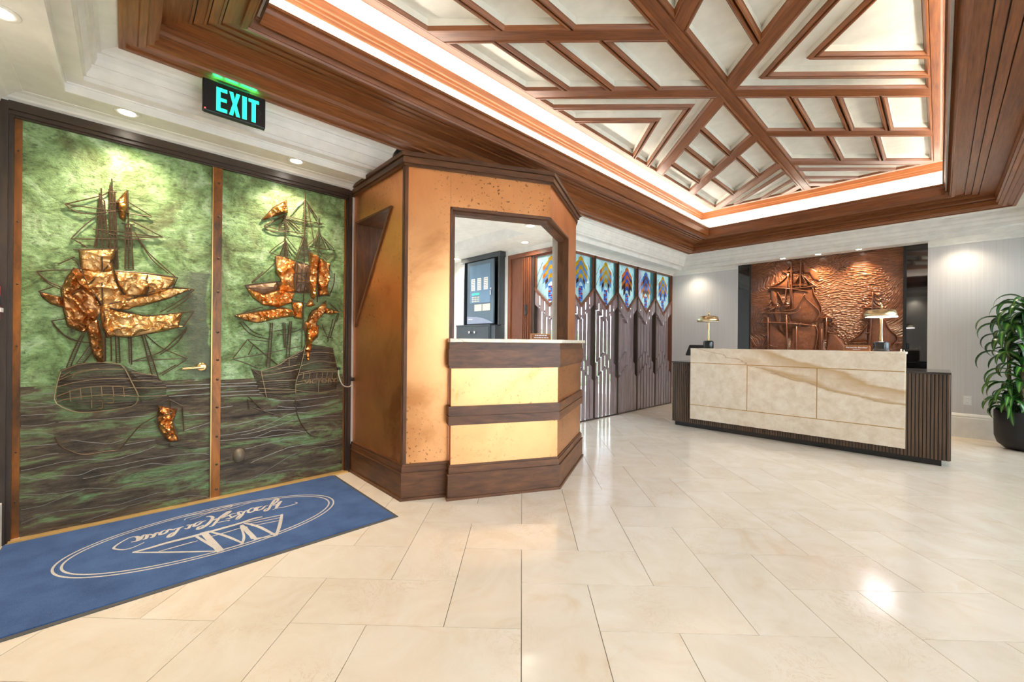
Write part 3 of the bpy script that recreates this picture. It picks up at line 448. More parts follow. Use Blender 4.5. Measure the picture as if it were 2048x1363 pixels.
# ================================================================ THE ROOM
X0, X1, Y0, Y1 = -3.58, 1.10, -0.56, 7.68      # left, right, near, back
YN = -0.52                                       # face of the near wall
def struct(o, label=None): o['kind'] = 'structure'; tag(o, label); return o

# ---------------------------------------------------------------- floor: marble herringbone
floor = struct(box('floor', (X0 - 3.0, Y0 - 0.3, -0.16), (X1 + 0.2, Y1 + 0.2, -0.006), M_grout), 'polished cream marble floor laid in herringbone')
TW = 0.3135; TO = (-1.1498, 1.161); SQ = math.sqrt(0.5); GAP = 0.0014
def tile_pt(i, j): return (TO[0] + TW * SQ * (i - j), TO[1] + TW * SQ * (i + j))
tiles = []
for n in range(-40, 41):
    for m in range(-12, 13):
        for kind, (bi, bj) in (('H', (-3, 0)), ('V', (-1, 0))):
            i0, j0 = bi + n + 2 * m, bj - n + 2 * m
            di, dj = (2, 1) if kind == 'H' else (1, 2)
            e = GAP / TW
            poly = [tile_pt(i0 + e, j0 + e), tile_pt(i0 + di - e, j0 + e), tile_pt(i0 + di - e, j0 + dj - e), tile_pt(i0 + e, j0 + dj - e)]
            for a, b, c in ((1, 0, X1), (-1, 0, -(X0 - 0.02)), (0, 1, Y1), (0, -1, -YN)):
                poly = clip(poly, a, b, c)
                if len(poly) < 3: break
            poly = clean(poly) if len(poly) > 2 else poly
            if len(poly) > 2 and area(poly) > 0.002: tiles.append(poly)
for poly in tiles:
    if area(poly) < 0: poly.reverse()
    cx, cy = sum(p[0] for p in poly) / len(poly), sum(p[1] for p in poly) / len(poly)
    B().prism([(p[0] - cx, p[1] - cy, -0.012) for p in poly], (0, 0, 0.012)).obj('tile', M_tile, floor, loc=(cx, cy, 0))
fo = struct(box('floor_office', (-6.4, 1.40, -0.02), (X0 - 0.02, 4.46, -0.001), M_tile), 'cream floor of the back office')

# ---------------------------------------------------------------- walls
T = 0.14
wl = B()
wl.box((X0 - T, Y0 - 0.3, 2.455), (X0, 1.52, 3.3)); wl.box((X0 - T, 1.52, 2.60), (X0, 4.43, 3.3)); wl.box((X0 - T, 4.43, 2.445), (X0, Y1 + 0.1, 3.3))
wl.box((X0 - T, Y0 - 0.3, 0), (X0, -0.50, 2.455)); wl.box((X0 - T, 1.43, 0), (X0, 1.56, 2.6)); wl.box((X0 - T, 7.625, 0), (X0, Y1 + 0.1, 2.445))
struct(wl.obj('wall_left', M_white2), 'white wall holding the bronze doors and louvred screens')
struct(box('wall_back', (X0 - 0.2, Y1 + 0.06, 0), (X1 + 0.2, Y1 + 0.2, 3.3), M_paper), 'back wall behind the concierge desk')
wb1 = struct(box('wall_back_panel', (X0, Y1, 0), (-2.42, Y1 + 0.07, 2.75), M_paper), 'grey papered wall left of the carved mural')
wb2 = struct(box('wall_back_panel', (-0.117, Y1, 0), (X1, Y1 + 0.07, 2.75), M_paper), 'grey papered wall right of the carved mural')
struct(box('wall_near', (X0 - 0.2, YN - 0.15, 0), (X1 + 0.2, YN, 3.3), M_white2), 'white wall beside the bronze doors')
wr = B()
XR = X1 + 0.02
added_wins = [(0.3, 2.4), (2.6, 4.9), (5.1, 7.5)]  # added windows, out of view, that let daylight into the room
wr.box((XR, Y0 - 0.3, 0), (XR + 0.2, Y1 + 0.2, 0.12)); wr.box((XR, Y0 - 0.3, 2.42), (XR + 0.2, Y1 + 0.2, 3.3))
prev = Y0 - 0.3
for a, b in added_wins: wr.box((XR, prev, 0.12), (XR + 0.2, a, 2.42)); prev = b
wr.box((XR, prev, 0.12), (XR + 0.2, Y1 + 0.2, 2.42))
struct(wr.obj('wall_right', M_white2), 'unseen white wall with tall windows added for daylight')
for i, (a, b) in enumerate(added_wins):
    w = B(); x = XR + 0.07
    for y0_, y1_, z0_, z1_ in ((a, a + 0.05, 0.12, 2.42), (b - 0.05, b, 0.12, 2.42), (a, b, 0.12, 0.17), (a, b, 2.37, 2.42), ((a + b) / 2 - 0.025, (a + b) / 2 + 0.025, 0.17, 2.37)):
        w.box((x, y0_, z0_), (x + 0.06, y1_, z1_))
    wo = struct(w.obj('window_%d' % (i + 7), M_white), 'unseen tall white-framed window added for daylight')
    for y0_, y1_ in ((a + 0.05, (a + b) / 2 - 0.025), ((a + b) / 2 + 0.025, b - 0.05)):
        box('pane', (x + 0.025, y0_, 0.17), (x + 0.033, y1_, 2.37), G_clear, wo)

struct(box('ground_outside_windows', (XR + 0.25, -16, -0.25), (XR + 26, 24, -0.05), M_pave), 'pale paving outside the added windows')
# baseboards
def baseboard(name, p0, p1, nrm, h=0.30, t=0.03, label=None):
    p0, p1, n_ = Vector(p0), Vector(p1), Vector(nrm)
    prof = [(0, 0), (t, 0), (t, h * 0.82), (t * 0.6, h * 0.84), (t * 0.75, h * 0.90), (t * 0.35, h * 0.97), (0.004, h), (0, h)]
    b = B(); b.prism([p0 + n_ * a + Vector((0, 0, z)) for a, z in prof], p1 - p0); return struct(b.obj(name, M_white), label)
baseboard('baseboard_back', (-0.117, Y1, 0), (X1, Y1, 0), (0, -1, 0), label='white baseboard right of the mural')
baseboard('baseboard_back_corner', (X0, Y1, 0), (-2.42, Y1, 0), (0, -1, 0), label='white baseboard in the far corner')
baseboard('baseboard_near', (-3.575, YN, 0), (X1, YN, 0), (0, 1, 0), h=0.29, t=0.04, label='white baseboard next to the bronze doors')

# ---------------------------------------------------------------- ceiling
ceil = struct(box('ceiling', (X0 - 0.1, Y0 - 0.1, 3.30), (X1 + 0.1, Y1 + 0.1, 3.36), M_cream), 'coffered ceiling with mahogany beams and lit cove')
def side_pts(side, s, z, gap=None):
    if side == 'left': return (X0 + s, Y0 + s, z), (X0 + s, Y1 - s, z)
    if side == 'back': return (X0 + s, Y1 - s, z), (X1 - s, Y1 - s, z)
    if side == 'right': return (X1 - s, Y1 - s, z), (X1 - s, Y0 + s, z)
    return (X1 - s, Y0 + s, z), (X0 + s, Y0 + s, z)
GR = {'left': (0, 1, 0), 'back': (1, 0, 0), 'right': (0, 1, 0), 'near': (1, 0, 0)}
def ring(name, prof, mat, sides=('left', 'back', 'right', 'near'), cut=None):
    for sd in sides:
        runs = [None]
        if sd == 'left' and cut: runs = [('lo', cut[0]), ('hi', cut[1])]
        for run in runs:
            v = []
            for s, z in prof:
                a, b = side_pts(sd, s, z)
                if run: 
                    if run[0] == 'lo': b = (b[0], run[1], z)
                    else: a = (a[0], run[1], z)
                v += [a, b]
            f = [(2 * i, 2 * i + 1, 2 * i + 3, 2 * i + 2) for i in range(len(prof) - 1)]
            obj(name, mesh(v, f, mat, GR[sd]), ceil)
BC = (1.60, 4.10)          # the booth interrupts the low plaster here
ring('soffit', [(0.0, 2.5), (0.302, 2.5), (0.302, 2.477), (0.322, 2.477), (0.322, 2.50)], M_white, cut=BC)
ring('cornice', [(0.32, 2.500), (0.32, 2.524), (0.328, 2.524), (0.328, 2.532), (0.392, 2.536), (0.392, 2.560), (0.404, 2.560), (0.404, 2.574), (0.424, 2.606), (0.424, 2.622), (0.434, 2.622), (0.446, 2.652), (0.446, 2.684), (0.462, 2.684), (0.462, 2.694), (0.470, 2.700), (0.532, 2.714)], M_white, cut=BC)
ring('outer_moulding', [(0.528, 2.735), (0.528, 2.706), (0.556, 2.706), (0.556, 2.716), (0.600, 2.716), (0.606, 2.708), (0.634, 2.708), (0.640, 2.718), (0.668, 2.722), (0.668, 2.742), (0.684, 2.748), (0.684, 2.775), (0.676, 2.782), (0.690, 2.800), (0.690, 2.835)], M_mahog)
for a, b, z in ((0.690, 0.800, 2.836), (0.800, 0.812, 2.828), (0.818, 0.858, 2.834), (0.858, 0.868, 2.826), (0.874, 0.912, 2.834), (0.912, 0.922, 2.826), (0.928, 1.000, 2.834)):
    ring('board', [(a, 2.855), (a, z), (b, z), (b, 2.855)], M_mahog)
ring('backing', [(0.68, 2.853), (1.01, 2.853)], M_dframe)
ring('fascia', [(0.998, 2.845), (0.998, 2.806), (1.024, 2.800), (1.030, 2.812), (1.036, 2.812), (1.050, 2.858), (1.056, 2.862), (1.060, 2.868)], M_mahog)
ring('fascia_cap', [(1.058, 2.868), (1.082, 2.925), (1.082, 2.934), (1.092, 2.936), (1.094, 2.952), (1.075, 2.955), (1.072, 2.83)], M_mahog)
ring('cove_floor', [(1.072, 2.872), (0.895, 2.872)], M_white)
ring('cove_wall', [(0.895, 2.87), (0.895, 3.165)], M_white)
ring('cove_moulding', [(0.893, 3.155), (0.905, 3.155), (0.905, 3.178), (0.914, 3.182), (0.918, 3.20), (0.930, 3.205), (0.936, 3.235), (0.940, 3.256)], M_mahog2)
ring('cove_ceiling', [(0.935, 3.252), (1.30, 3.252)], M_white)
# the cove's light tubes, hidden in the trough behind the fascia
LT = {'left': 'door', 'back': 'mural', 'right': 'window', 'near': 'entrance'}
for sd in ('left', 'back', 'right', 'near'):
    a, b = side_pts(sd, 0.985, 2.915); a, b = Vector(a), Vector(b); d = (b - a).normalized()
    t = thing('cove_light_tube', (a + b) / 2, 'white light tube lying in the ceiling cove on the %s side' % LT[sd], 'light tube', 'tubes in the ceiling cove')
    B().tube([a + d * 0.03, b - d * 0.03], 0.016, 8).obj('tube', E_cove, t, smooth=True)
    for e_ in (a + d * 0.015, b - d * 0.015): B().box(e_ - Vector((0.02, 0.02, 0.04)), e_ + Vector((0.02, 0.02, 0.02))).obj('end_holder', M_white, t)

# the coffered field
FX0, FX1, FY0, FY1 = -2.316, -0.060, 0.58, 6.40
XC, YC = -1.205, 3.49
ZB = 3.162
def frame_side(p):       # mitred border of the field
    return p
fo_, fi_ = [(-2.412, 0.49), (0.03, 0.49), (0.03, 6.49), (-2.412, 6.49)], [(FX0, FY0), (FX1, FY0), (FX1, FY1), (FX0, FY1)]
def lerp2(a, b, t): return (a[0] + (b[0] - a[0]) * t, a[1] + (b[1] - a[1]) * t)
for i in range(4):
    j = (i + 1) % 4; v = []
    prof = [(0.0, 3.252), (0.0, 3.196), (0.12, 3.190), (0.16, 3.178), (0.30, 3.178), (0.34, 3.166), (0.44, 3.162), (0.97, 3.162), (1.0, 3.175)]
    for t_, z in prof:
        p, q = lerp2(fo_[i], fi_[i], t_), lerp2(fo_[j], fi_[j], t_); v += [(p[0], p[1], z), (q[0], q[1], z)]
    obj('field_frame', mesh(v, [(2 * k, 2 * k + 1, 2 * k + 3, 2 * k + 2) for k in range(len(prof) - 1)], M_mahog, (1, 0, 0) if i % 2 == 0 else (0, 1, 0)), ceil)
def beam(poly, g):
    poly = clean(poly)
    if len(poly) < 3 or abs(area(poly)) < 0.002: return
    B().prism([(p[0], p[1], ZB) for p in poly], (0, 0, 0.09)).obj('beam', M_mahog, ceil, g)
FIELD = [(FX0, FY0), (FX1, FY0), (FX1, FY1), (FX0, FY1)]
HS, HB = 0.050, 0.044
beam([(XC - HS, FY0), (XC + HS, FY0), (XC + HS, FY1), (XC - HS, FY1)], (0, 1, 0))
for dx in (-0.036, 0.036): B().box((XC + dx - 0.010, FY0, ZB - 0.007), (XC + dx + 0.010, FY1, ZB)).obj('spine_bead', M_mahog, ceil, (0, 1, 0))
def U(c): return (-1, 1, c + (YC - XC))     # Y-X = const lines: -x+y<=c
def V(c): return (1, 1, c + (YC + XC))
def half(poly, ln, sgn): a, b, c = ln; return clip(poly, a * sgn, b * sgn, c * sgn)
def band(base, fn, lo, hi):
    p = base
    if lo is not None: p = half(p, fn(lo), -1)
    if hi is not None and p: p = half(p, fn(hi), 1)
    return p
LEFT = [(FX0, FY0), (XC - HS, FY0), (XC - HS, FY1), (FX0, FY1)]
RIGHT = [(XC + HS, FY0), (FX1, FY0), (FX1, FY1), (XC + HS, FY1)]
r2 = math.sqrt(2)
hb = HB * r2
for base, s in ((LEFT, -1), (RIGHT, 1)):
    for k in (0, 1, 2, 3):
        beam(band(base, U, s * 0.9 * k - hb, s * 0.9 * k + hb), (1, 1, 0))
        beam(band(base, V, -s * 0.9 * k - hb, -s * 0.9 * k + hb), (1, -1, 0))
cells = []
G2 = 0.005
def vsplit(poly, xs):
    xs = sorted(xs); edges = [-9] + xs + [9]
    for a, b in zip(edges[:-1], edges[1:]):
        p = clip(clip(poly, -1, 0, -(a + G2)), 1, 0, b - G2) if poly else []
        if len(p) > 2: cells.append(p)
def dsplit(poly, fn, cs, lo=None):
    edges = [-9] + sorted(cs) + [9]
    for a, b in zip(edges[:-1], edges[1:]):
        p = band(poly, fn, a + G2 * r2, b - G2 * r2)
        if len(p) > 2: cells.append(p)
mir = lambda xs: [2 * XC - x for x in xs]
for base, s in ((LEFT, -1), (RIGHT, 1)):
    sl1, sl2, sl3, sl4 = [-1.57, -1.825, -2.075], [-1.65, -1.97], [-1.57, -1.83, -2.10], [-1.53, -1.94]
    if s == 1: sl1, sl2, sl3, sl4 = [-0.855, -0.597, -0.345], [-0.765, -0.447], [-0.85, -0.59, -0.33], [-0.88, -0.47]
    def ub(lo, hi): return band(base, U, *((lo + hb, hi - hb) if s == 1 else (-hi + hb, -lo - hb)))
    def vb(lo, hi): return band(base, V, *((lo + hb, hi - hb) if s == -1 else (-hi + hb, -lo - hb)))
    vsplit(ub(0, 0.9), sl1); vsplit(ub(0.9, 1.8), sl2); dsplit(ub(1.8, 2.7), U, [s * 2.08, s * 2.41]); dsplit(ub(2.7, 9), U, [s * 3.0])
    vsplit(vb(0, 0.9), sl3); vsplit(vb(0.9, 1.8), sl4); dsplit(vb(1.8, 2.7), V, [-s * 2.06, -s * 2.40]); dsplit(vb(2.7, 9), V, [-s * 3.0])
    # nested chevrons
    xe = FX0 if s == -1 else FX1
    offs = [(hb, 0.285 - G2 * r2), (0.285 + G2 * r2, 0.585 - G2 * r2)]
    for a, b in offs:
        pa, pb = XC + s * a, XC + s * b
        d_a, d_b = abs(xe - pa), abs(xe - pb)
        cells.append([(xe, YC - d_a), (pa, YC), (xe, YC + d_a), (xe, YC + d_b), (pb, YC), (xe, YC - d_b)])
    pc = XC + s * (0.585 + G2 * r2); dc = abs(xe - pc); cells.append([(xe, YC - dc), (pc, YC), (xe, YC + dc)])
for poly in cells:
    poly = clean(poly, 0.006)
    if len(poly) < 3: continue
    if area(poly) < 0: poly.reverse()
    if area(poly) < 0.006: continue
    prof = [(0.0, 3.190), (0.0, 3.166), (0.005, 3.157), (0.014, 3.157), (0.017, 3.162), (0.024, 3.172), (0.027, 3.178), (0.030, 3.178), (0.030, 3.232)]
    rings_ = []
    for d_, z in prof: rings_.append([(x, y, z) for x, y in (inset(poly, d_) if d_ else poly)])
    n = len(poly); v = [p for r_ in rings_ for p in r_]; f = []
    for i in range(len(prof) - 1):
        for j in range(n): f.append((i * n + j, i * n + (j + 1) % n, (i + 1) * n + (j + 1) % n, (i + 1) * n + j))
    me = mesh(v, f, [M_mahog, M_cream], mi=[0] * (n * (len(prof) - 2)) + [1] * n); uvl = me.uv_layers.new(name='UVMap')
    for p in me.polygons:
        vs_ = [me.vertices[i].co for i in p.vertices]; e = (vs_[1] - vs_[0]); e = e.normalized() if e.length > 1e-6 else Vector((1, 0, 0))
        w_ = p.normal.cross(e)
        for li in p.loop_indices: co = me.vertices[me.loops[li].vertex_index].co; uvl.data[li].uv = (co.dot(e), co.dot(w_))
    mo = obj('panel_moulding', me, ceil)
    B().prism([(p[0], p[1], 3.224) for p in poly], (0, 0, 0.012)).obj('coffer_panel', M_cream, ceil)

# crown moulding on the walls
CROWN = [(0, 2.44), (0.022, 2.44), (0.026, 2.462), (0.046, 2.470), (0.056, 2.478), (0.084, 2.492), (0.108, 2.497), (0.112, 2.504), (0, 2.504)]
def crown(k, p0, p1, nrm, label):
    p0, p1, n_ = Vector(p0), Vector(p1), Vector(nrm); b = B(); b.prism([p0 + n_ * a + Vector((0, 0, z)) for a, z in CROWN], p1 - p0)
    return struct(b.obj('trim_%d' % k, M_white), label)
crown(1, (X0, YN, 0), (X0, 1.50, 0), (1, 0, 0), 'white crown moulding over the bronze doors')
crown(2, (X0, 4.43, 0), (X0, Y1, 0), (1, 0, 0), 'white crown moulding over the louvred screens')
crown(3, (X0, Y1, 0), (-2.42, Y1, 0), (0, -1, 0), 'white crown moulding left of the mural')
crown(4, (-0.117, Y1, 0), (X1, Y1, 0), (0, -1, 0), 'white crown moulding right of the mural')
crown(5, (X0, YN, 0), (X1, YN, 0), (0, 1, 0), 'white crown moulding on the entrance wall')
crown(6, (X1, YN, 0), (X1, Y1, 0), (-1, 0, 0), 'white crown moulding above the windows')

# recessed downlights
def spot(name, loc, target, w, ang, col, parent, blend=1.0, r=0.03):
    l = bpy.data.lights.new(name, 'SPOT'); l.energy = w; l.spot_size = ang; l.spot_blend = blend; l.color = col; l.shadow_soft_size = r
    o = bpy.data.objects.new(name, l); COL.objects.link(o); o.parent = parent
    o.location = Vector(loc) - WL[parent.name]; d = Vector(target) - Vector(loc); o.rotation_euler = d.to_track_quat('-Z', 'Y').to_euler(); return o
WARM = (1.0, 0.86, 0.66); NEUT = (1.0, 0.91, 0.78)
_dl = {}
def downlight(x, y, z, label, group, w=None, ang=2.2, tgt=None, col=WARM, lens=E_down, r=0.040):
    t = thing('downlight', (x, y, z), label, 'downlight', group)
    if (r, lens.name) not in _dl:
        a = B().lathe([(r + 0.022, 0), (r + 0.022, -0.003), (r + 0.016, -0.006), (r, -0.004), (r - 0.003, 0.0)], n=28).me(M_white, smooth=True)
        b = B().lathe([(0.0005, -0.0035), (r - 0.003, -0.0035), (r - 0.003, 0.0)], n=28).me(lens); _dl[(r, lens.name)] = (a, b)
    for nm, me in zip(('trim_ring', 'lens'), _dl[(r, lens.name)]):
        o = bpy.data.objects.new(nm, me); link(o, t, (0, 0, 0))
    w = DOWN_W if w is None else w
    spot('bulb', (x, y, z - 0.012), tgt or (x, y, 0), w, ang, col, t); return t
downlight(-3.362, 0.005, 2.5, 'round downlight above the left bronze door', 'recessed downlights', DOWN_W * 1.9, 2.0, (-3.58, 0.0, 0.8))
downlight(-3.362, 0.933, 2.5, 'round downlight above the right bronze door', 'recessed downlights', DOWN_W * 1.9, 2.0, (-3.58, 0.93, 0.8))
downlight(-2.70, -0.385, 2.5, 'round downlight in the plaster at the top left corner of the photo', 'recessed downlights', DOWN_W, 2.2)
for x, nm in ((-1.6, 'left'), (-0.5, 'middle'), (0.6, 'right')): downlight(x, -0.385, 2.5, nm + ' one of three downlights in the soffit behind the camera', 'recessed downlights', DOWN_W * 0.8, 2.2)
downlight(-3.09, 7.435, 2.5, 'round downlight washing the papered wall left of the mural', 'wall-washing downlights', DOWN_W * 0.6, 2.3, (-3.09, 7.62, 0))
downlight(0.19, 7.435, 2.5, 'round downlight washing the papered wall above the plant', 'wall-washing downlights', DOWN_W * 0.6, 2.3, (0.19, 7.62, 0))
for i, x in enumerate((-1.715, -1.265, -0.797)):
    downlight(x, 7.505, 2.5, ('leftmost', 'middle', 'rightmost')[i] + ' of three small spotlights above the carved mural', 'mural spotlights', DOWN_W * 1.7, 1.75, (x, 7.70, 1.35), (1.0, 0.80, 0.50), r=0.034)
for y, nm in ((1.5, 'near'), (3.5, 'middle'), (5.5, 'far')): downlight(0.90, y, 2.5, nm + ' one of three downlights in the soffit above the windows', 'recessed downlights', DOWN_W * 0.7, 2.2, col=NEUT)
# ================================================================ BRONZE DOORS
XD = -3.595     # face of the door leaves
fr = B()
fr.box((X0 - 0.10, -0.505, 0), (X0 + 0.030, -0.470, 2.455)); fr.box((X0 - 0.10, -0.470, 0), (X0 + 0.012, -0.452, 2.43))
fr.box((X0 - 0.10, 1.412, 0), (X0 + 0.030, 1.440, 2.455)); fr.box((X0 - 0.10, 1.398, 0), (X0 + 0.012, 1.412, 2.43))
dfr = struct(fr.obj('trim_7', M_dframe, g=(0, 0, 1)), 'dark wooden frame around the bronze doors')
hd = B().box((X0 - 0.10, -0.470, 2.410), (X0 + 0.034, 1.412, 2.458)).box((X0 - 0.10, -0.470, 2.388), (X0 + 0.020, 1.412, 2.410)).box((X0 - 0.10, -0.470, 2.378), (X0 + 0.006, 1.412, 2.388))
hd.obj('head', M_dframe, dfr, (0, 1, 0))
box('casing', (X0, -0.520, 0), (X0 + 0.02, -0.505, 2.40), M_dframe, dfr, (0, 0, 1))
th = struct(B().box((X0 - 0.06, -0.46, 0), (X0 + 0.036, 1.42, 0.014)).obj('trim_8', plain('worn_brass_threshold', (0.80, 0.50, 0.17), 0.4, 0.45), g=(0, 1, 0)), 'brass threshold under the bronze doors')

def relief_grid(y0, y1, z0, z1, nx, nz, amp, sc, seed, xoff=0.0, wave=False):
    v = []; f = []
    for i in range(nz + 1):
        for j in range(nx + 1):
            y = y0 + (y1 - y0) * j / nx; z = z0 + (z1 - z0) * i / nz
            if wave: h = amp * (noise.noise(Vector((y * sc * 0.45 + seed, z * sc * 3.2 + 1.2 * noise.noise(Vector((y * 3, z * 3, seed))), seed))) + 0.5 * noise.noise(Vector((y * sc * 2, z * sc * 6, seed + 5))))
            else: h = amp * (noise.noise(Vector((y * sc + seed, z * sc * 1.6, seed))) + 0.6 * noise.noise(Vector((y * sc * 2.7, z * sc * 4, seed + 3))))
            e = min(j, nx - j, 3) / 3
            v.append((XD + xoff + max(-0.004, h) * e, y, z))
    for i in range(nz):
        for j in range(nx): a = i * (nx + 1) + j; f.append((a, a + 1, a + nx + 2, a + nx + 1))
    return v, f
def in_poly(p, poly):
    c = False; n = len(poly)
    for i in range(n):
        a, b = poly[i], poly[i - 1]
        if (a[1] > p[1]) != (b[1] > p[1]) and p[0] < (b[0] - a[0]) * (p[1] - a[1]) / (b[1] - a[1]) + a[0]: c = not c
    return c
def dist_poly(p, poly):
    d = 9; P = Vector(p)
    for i in range(len(poly)):
        a, b = Vector(poly[i - 1]), Vector(poly[i]); t = max(0, min(1, (P - a).dot(b - a) / max((b - a).length_squared, 1e-9))); d = min(d, (P - a - (b - a) * t).length)
    return d
def sheet(poly, step, hfun, base, to3):
    """a relief sheet filling outline poly; hfun(p, dist) -> height above base; to3(p, h) -> 3-D point"""
    n = len(poly); bd = []
    for i in range(n):
        a, b = Vector(poly[i]), Vector(poly[(i + 1) % n]); k = max(1, int((b - a).length / step))
        bd += [tuple(a + (b - a) * (j / k)) for j in range(k)]
    pts = [Vector(p) for p in bd]; m = len(pts)
    xs = [p[0] for p in poly]; ys = [p[1] for p in poly]
    y = min(ys); row = 0
    while y < max(ys):
        x = min(xs) + (step / 2 if row % 2 else 0)
        while x < max(xs):
            q = (x + R.uniform(-.25, .25) * step, y + R.uniform(-.25, .25) * step)
            if in_poly(q, poly) and dist_poly(q, poly) > step * 0.45: pts.append(Vector(q))
            x += step
        y += step * 0.87; row += 1
    res = delaunay_2d_cdt(pts, [], [list(range(m))], 1, 1e-6); P, F = res[0], res[2]
    v = []; 
    for p in P: d = dist_poly(p, poly); v.append(to3(p, base + (hfun(p, d) if d > 1e-4 else 0.0)))
    f = [tuple(t) for t in F]
    # skirt to the ground of the relief
    edge = {}
    for t in f:
        for a, b in zip(t, t[1:] + t[:1]): edge[(a, b)] = 1
    rim = [(a, b) for a, b in edge if (b, a) not in edge]; mp = {}
    for a, b in rim:
        for q in (a, b):
            if q not in mp: mp[q] = len(v); v.append(to3(P[q], -0.004))
    f += [(b, a, mp[a], mp[b]) for a, b in rim]
    return v, f
def door3(p, h): return (XD + h, p[0], p[1])
SAILM = {'tan': M_sailtan, 'copper': M_sail, 'brown': M_sailbrown, 'dark': M_saildark}
def ridged(p, s, sd): return 1 - abs(noise.noise(Vector((p[0] * s + sd, p[1] * s * 0.8 - sd, sd * 1.7))))
def door_leaf(k, y0, y1, zh, zt, label, ropes, sails, hulls, gal, waves, nets):
    z0, z1 = 0.016, 2.378
    d = struct(box('door_%d' % k, (XD - 0.05, y0, z0), (XD - 0.008, y1, z1), M_dframe), label)
    v, f = relief_grid(y0, y1, zh - 0.012, z1, 46, 88, 0.0045, 14, k * 3.1); obj('sky_panel', mesh(v, f, M_sky, smooth=True), d)
    v, f = relief_grid(y0, y1, z0, zh, 46, 60, 0.0075, 11, k * 7.7, 0.002, True); obj('sea_panel', mesh(v, f, M_sea, smooth=True), d)
    for pth in waves:
        pts = smooth_path([(XD + 0.008, a / 1000, b / 1000) for a, b in pth], 5)
        pts = [p + Vector((0.002 * noise.noise(p * 40), 0, 0.006 * noise.noise(p * 17))) for p in pts]
        B().tube(pts, 0.0022, 4).obj('wave_line', M_wave, d)
    for i, poly in enumerate(hulls):
        pl = [(a / 1000, b / 1000) for a, b in poly]; sd = i + k * 5
        v, f = sheet(pl, 0.024, lambda p, q: min(1, q / 0.05) * 0.016 + 0.004 * noise.noise(Vector((p[0] * 40, p[1] * 70, sd))), 0.006, door3); obj('hull', mesh(v, f, M_hull), d)
    for pth in gal:
        B().tube(smooth_path([(XD + 0.026, a / 1000, b / 1000) for a, b in pth], 3), 0.0028, 4).obj('stern_rib', M_ropeg, d)
    sp = []
    for kind, poly in sails:
        pl = [(a / 1000, b / 1000) for a, b in poly]; xs = [p[0] for p in pl]; zs = [p[1] for p in pl]
        sp.append((pl, min(max(xs) - min(xs), max(zs) - min(zs)), {'tan': 0.014, 'copper': 0.027, 'brown': 0.026, 'dark': 0.005}[kind]))
    def over(y, z):        # height of whatever the rope crosses
        h = 0.012
        for pl, sz, am in sp:
            if in_poly((y, z), pl): h = max(h, 0.018 + min(1, dist_poly((y, z), pl) / (0.3 * sz + 0.01)) ** 0.7 * (0.020 + am))
        return h
    for pth in ropes:
        dense = smooth_path([(0, a / 1000, b / 1000) for a, b in pth], 10) if len(pth) > 2 else [Vector((0, pth[0][0] / 1000, pth[0][1] / 1000)).lerp(Vector((0, pth[1][0] / 1000, pth[1][1] / 1000)), t / 14) for t in range(15)]
        B().tube([(XD + over(p.y, p.z) + 0.0015, p.y, p.z) for p in dense], 0.0034, 5).obj('rope', M_rope, d)
    for a_, b_ in nets:
        n_r = max(3, int(math.hypot(a_[1][0] - a_[0][0], a_[1][1] - a_[0][1]) / 13)); b = B()
        for q in range(n_r + 1):
            t = q / n_r; y0_, z0_, y1_, z1_ = [(u[0][i] + (u[1][i] - u[0][i]) * t) / 1000 for u in (a_, b_) for i in (0, 1)]
            b.tube([(XD + 0.013, y0_, z0_), (XD + 0.013, y1_, z1_)], 0.0019, 4)
        ro = b.obj('ratlines', M_rope, d); ro['kind'] = 'stuff'
    for poly in hulls:
        pl = [(a / 1000, b / 1000) for a, b in poly]; zlo, zhi = min(p[1] for p in pl), max(p[1] for p in pl); ylo, yhi = min(p[0] for p in pl), max(p[0] for p in pl); z = zlo + 0.012
        while z < zhi - 0.008:
            run = []
            for q in range(60):
                y = ylo + (yhi - ylo) * q / 59; zz = z + 0.05 * (y - ylo) * (1 if k == 2 else -1) * 0 + 0.004 * noise.noise(Vector((y * 25, z * 40, k)))
                if in_poly((y, zz), pl): run.append((XD + 0.008 + 0.016 * min(1, dist_poly((y, zz), pl) / 0.05), y, zz))
                elif run:
                    break
            if len(run) > 4: B().tube(run, 0.0024, 4).obj('strake', M_rope, d)
            z += 0.017
    for i, (kind, poly) in enumerate(sails):
        pl = [(a / 1000, b / 1000) for a, b in poly]; sd = i * 1.37 + k
        xs = [p[0] for p in pl]; zs = [p[1] for p in pl]; sz = min(max(xs) - min(xs), max(zs) - min(zs))
        amp = {'tan': 0.014, 'copper': 0.027, 'brown': 0.026, 'dark': 0.005}[kind]
        def hf(p, q, amp=amp, sd=sd, sz=sz): return min(1, q / (0.3 * sz + 0.01)) ** 0.7 * 0.020 + min(1, q / 0.010) * amp * (ridged(p, 9, sd) ** 7 * 1.7 + 0.9 * ridged(p, 21, sd + 4) ** 7 + 0.3 * noise.noise(Vector((p[0] * 40, p[1] * 32, sd))))
        B().tube([door3(p, 0.015) for p in pl + pl[:1]], 0.0030, 5).obj('bolt_rope', M_rope, d)
        v, f = sheet(pl, 0.0080 if kind != 'dark' else 0.02, hf, 0.014, door3); obj('sail', mesh(v, f, SAILM[kind]), d)
    return d
d1 = door_leaf(1, -0.424, 0.449, 0.868, 2.378, 'left bronze door with a patinated relief of a galleon and a small sailing boat', ROPES1, SAILS1, HULL1, GAL1, WAVES1, NETS1)
d2 = door_leaf(2, 0.508, 1.386, 0.855, 2.378, 'right bronze door with a patinated relief of a galleon named on its stern', ROPES2, SAILS2, HULL2, GAL2, WAVES2, NETS2)
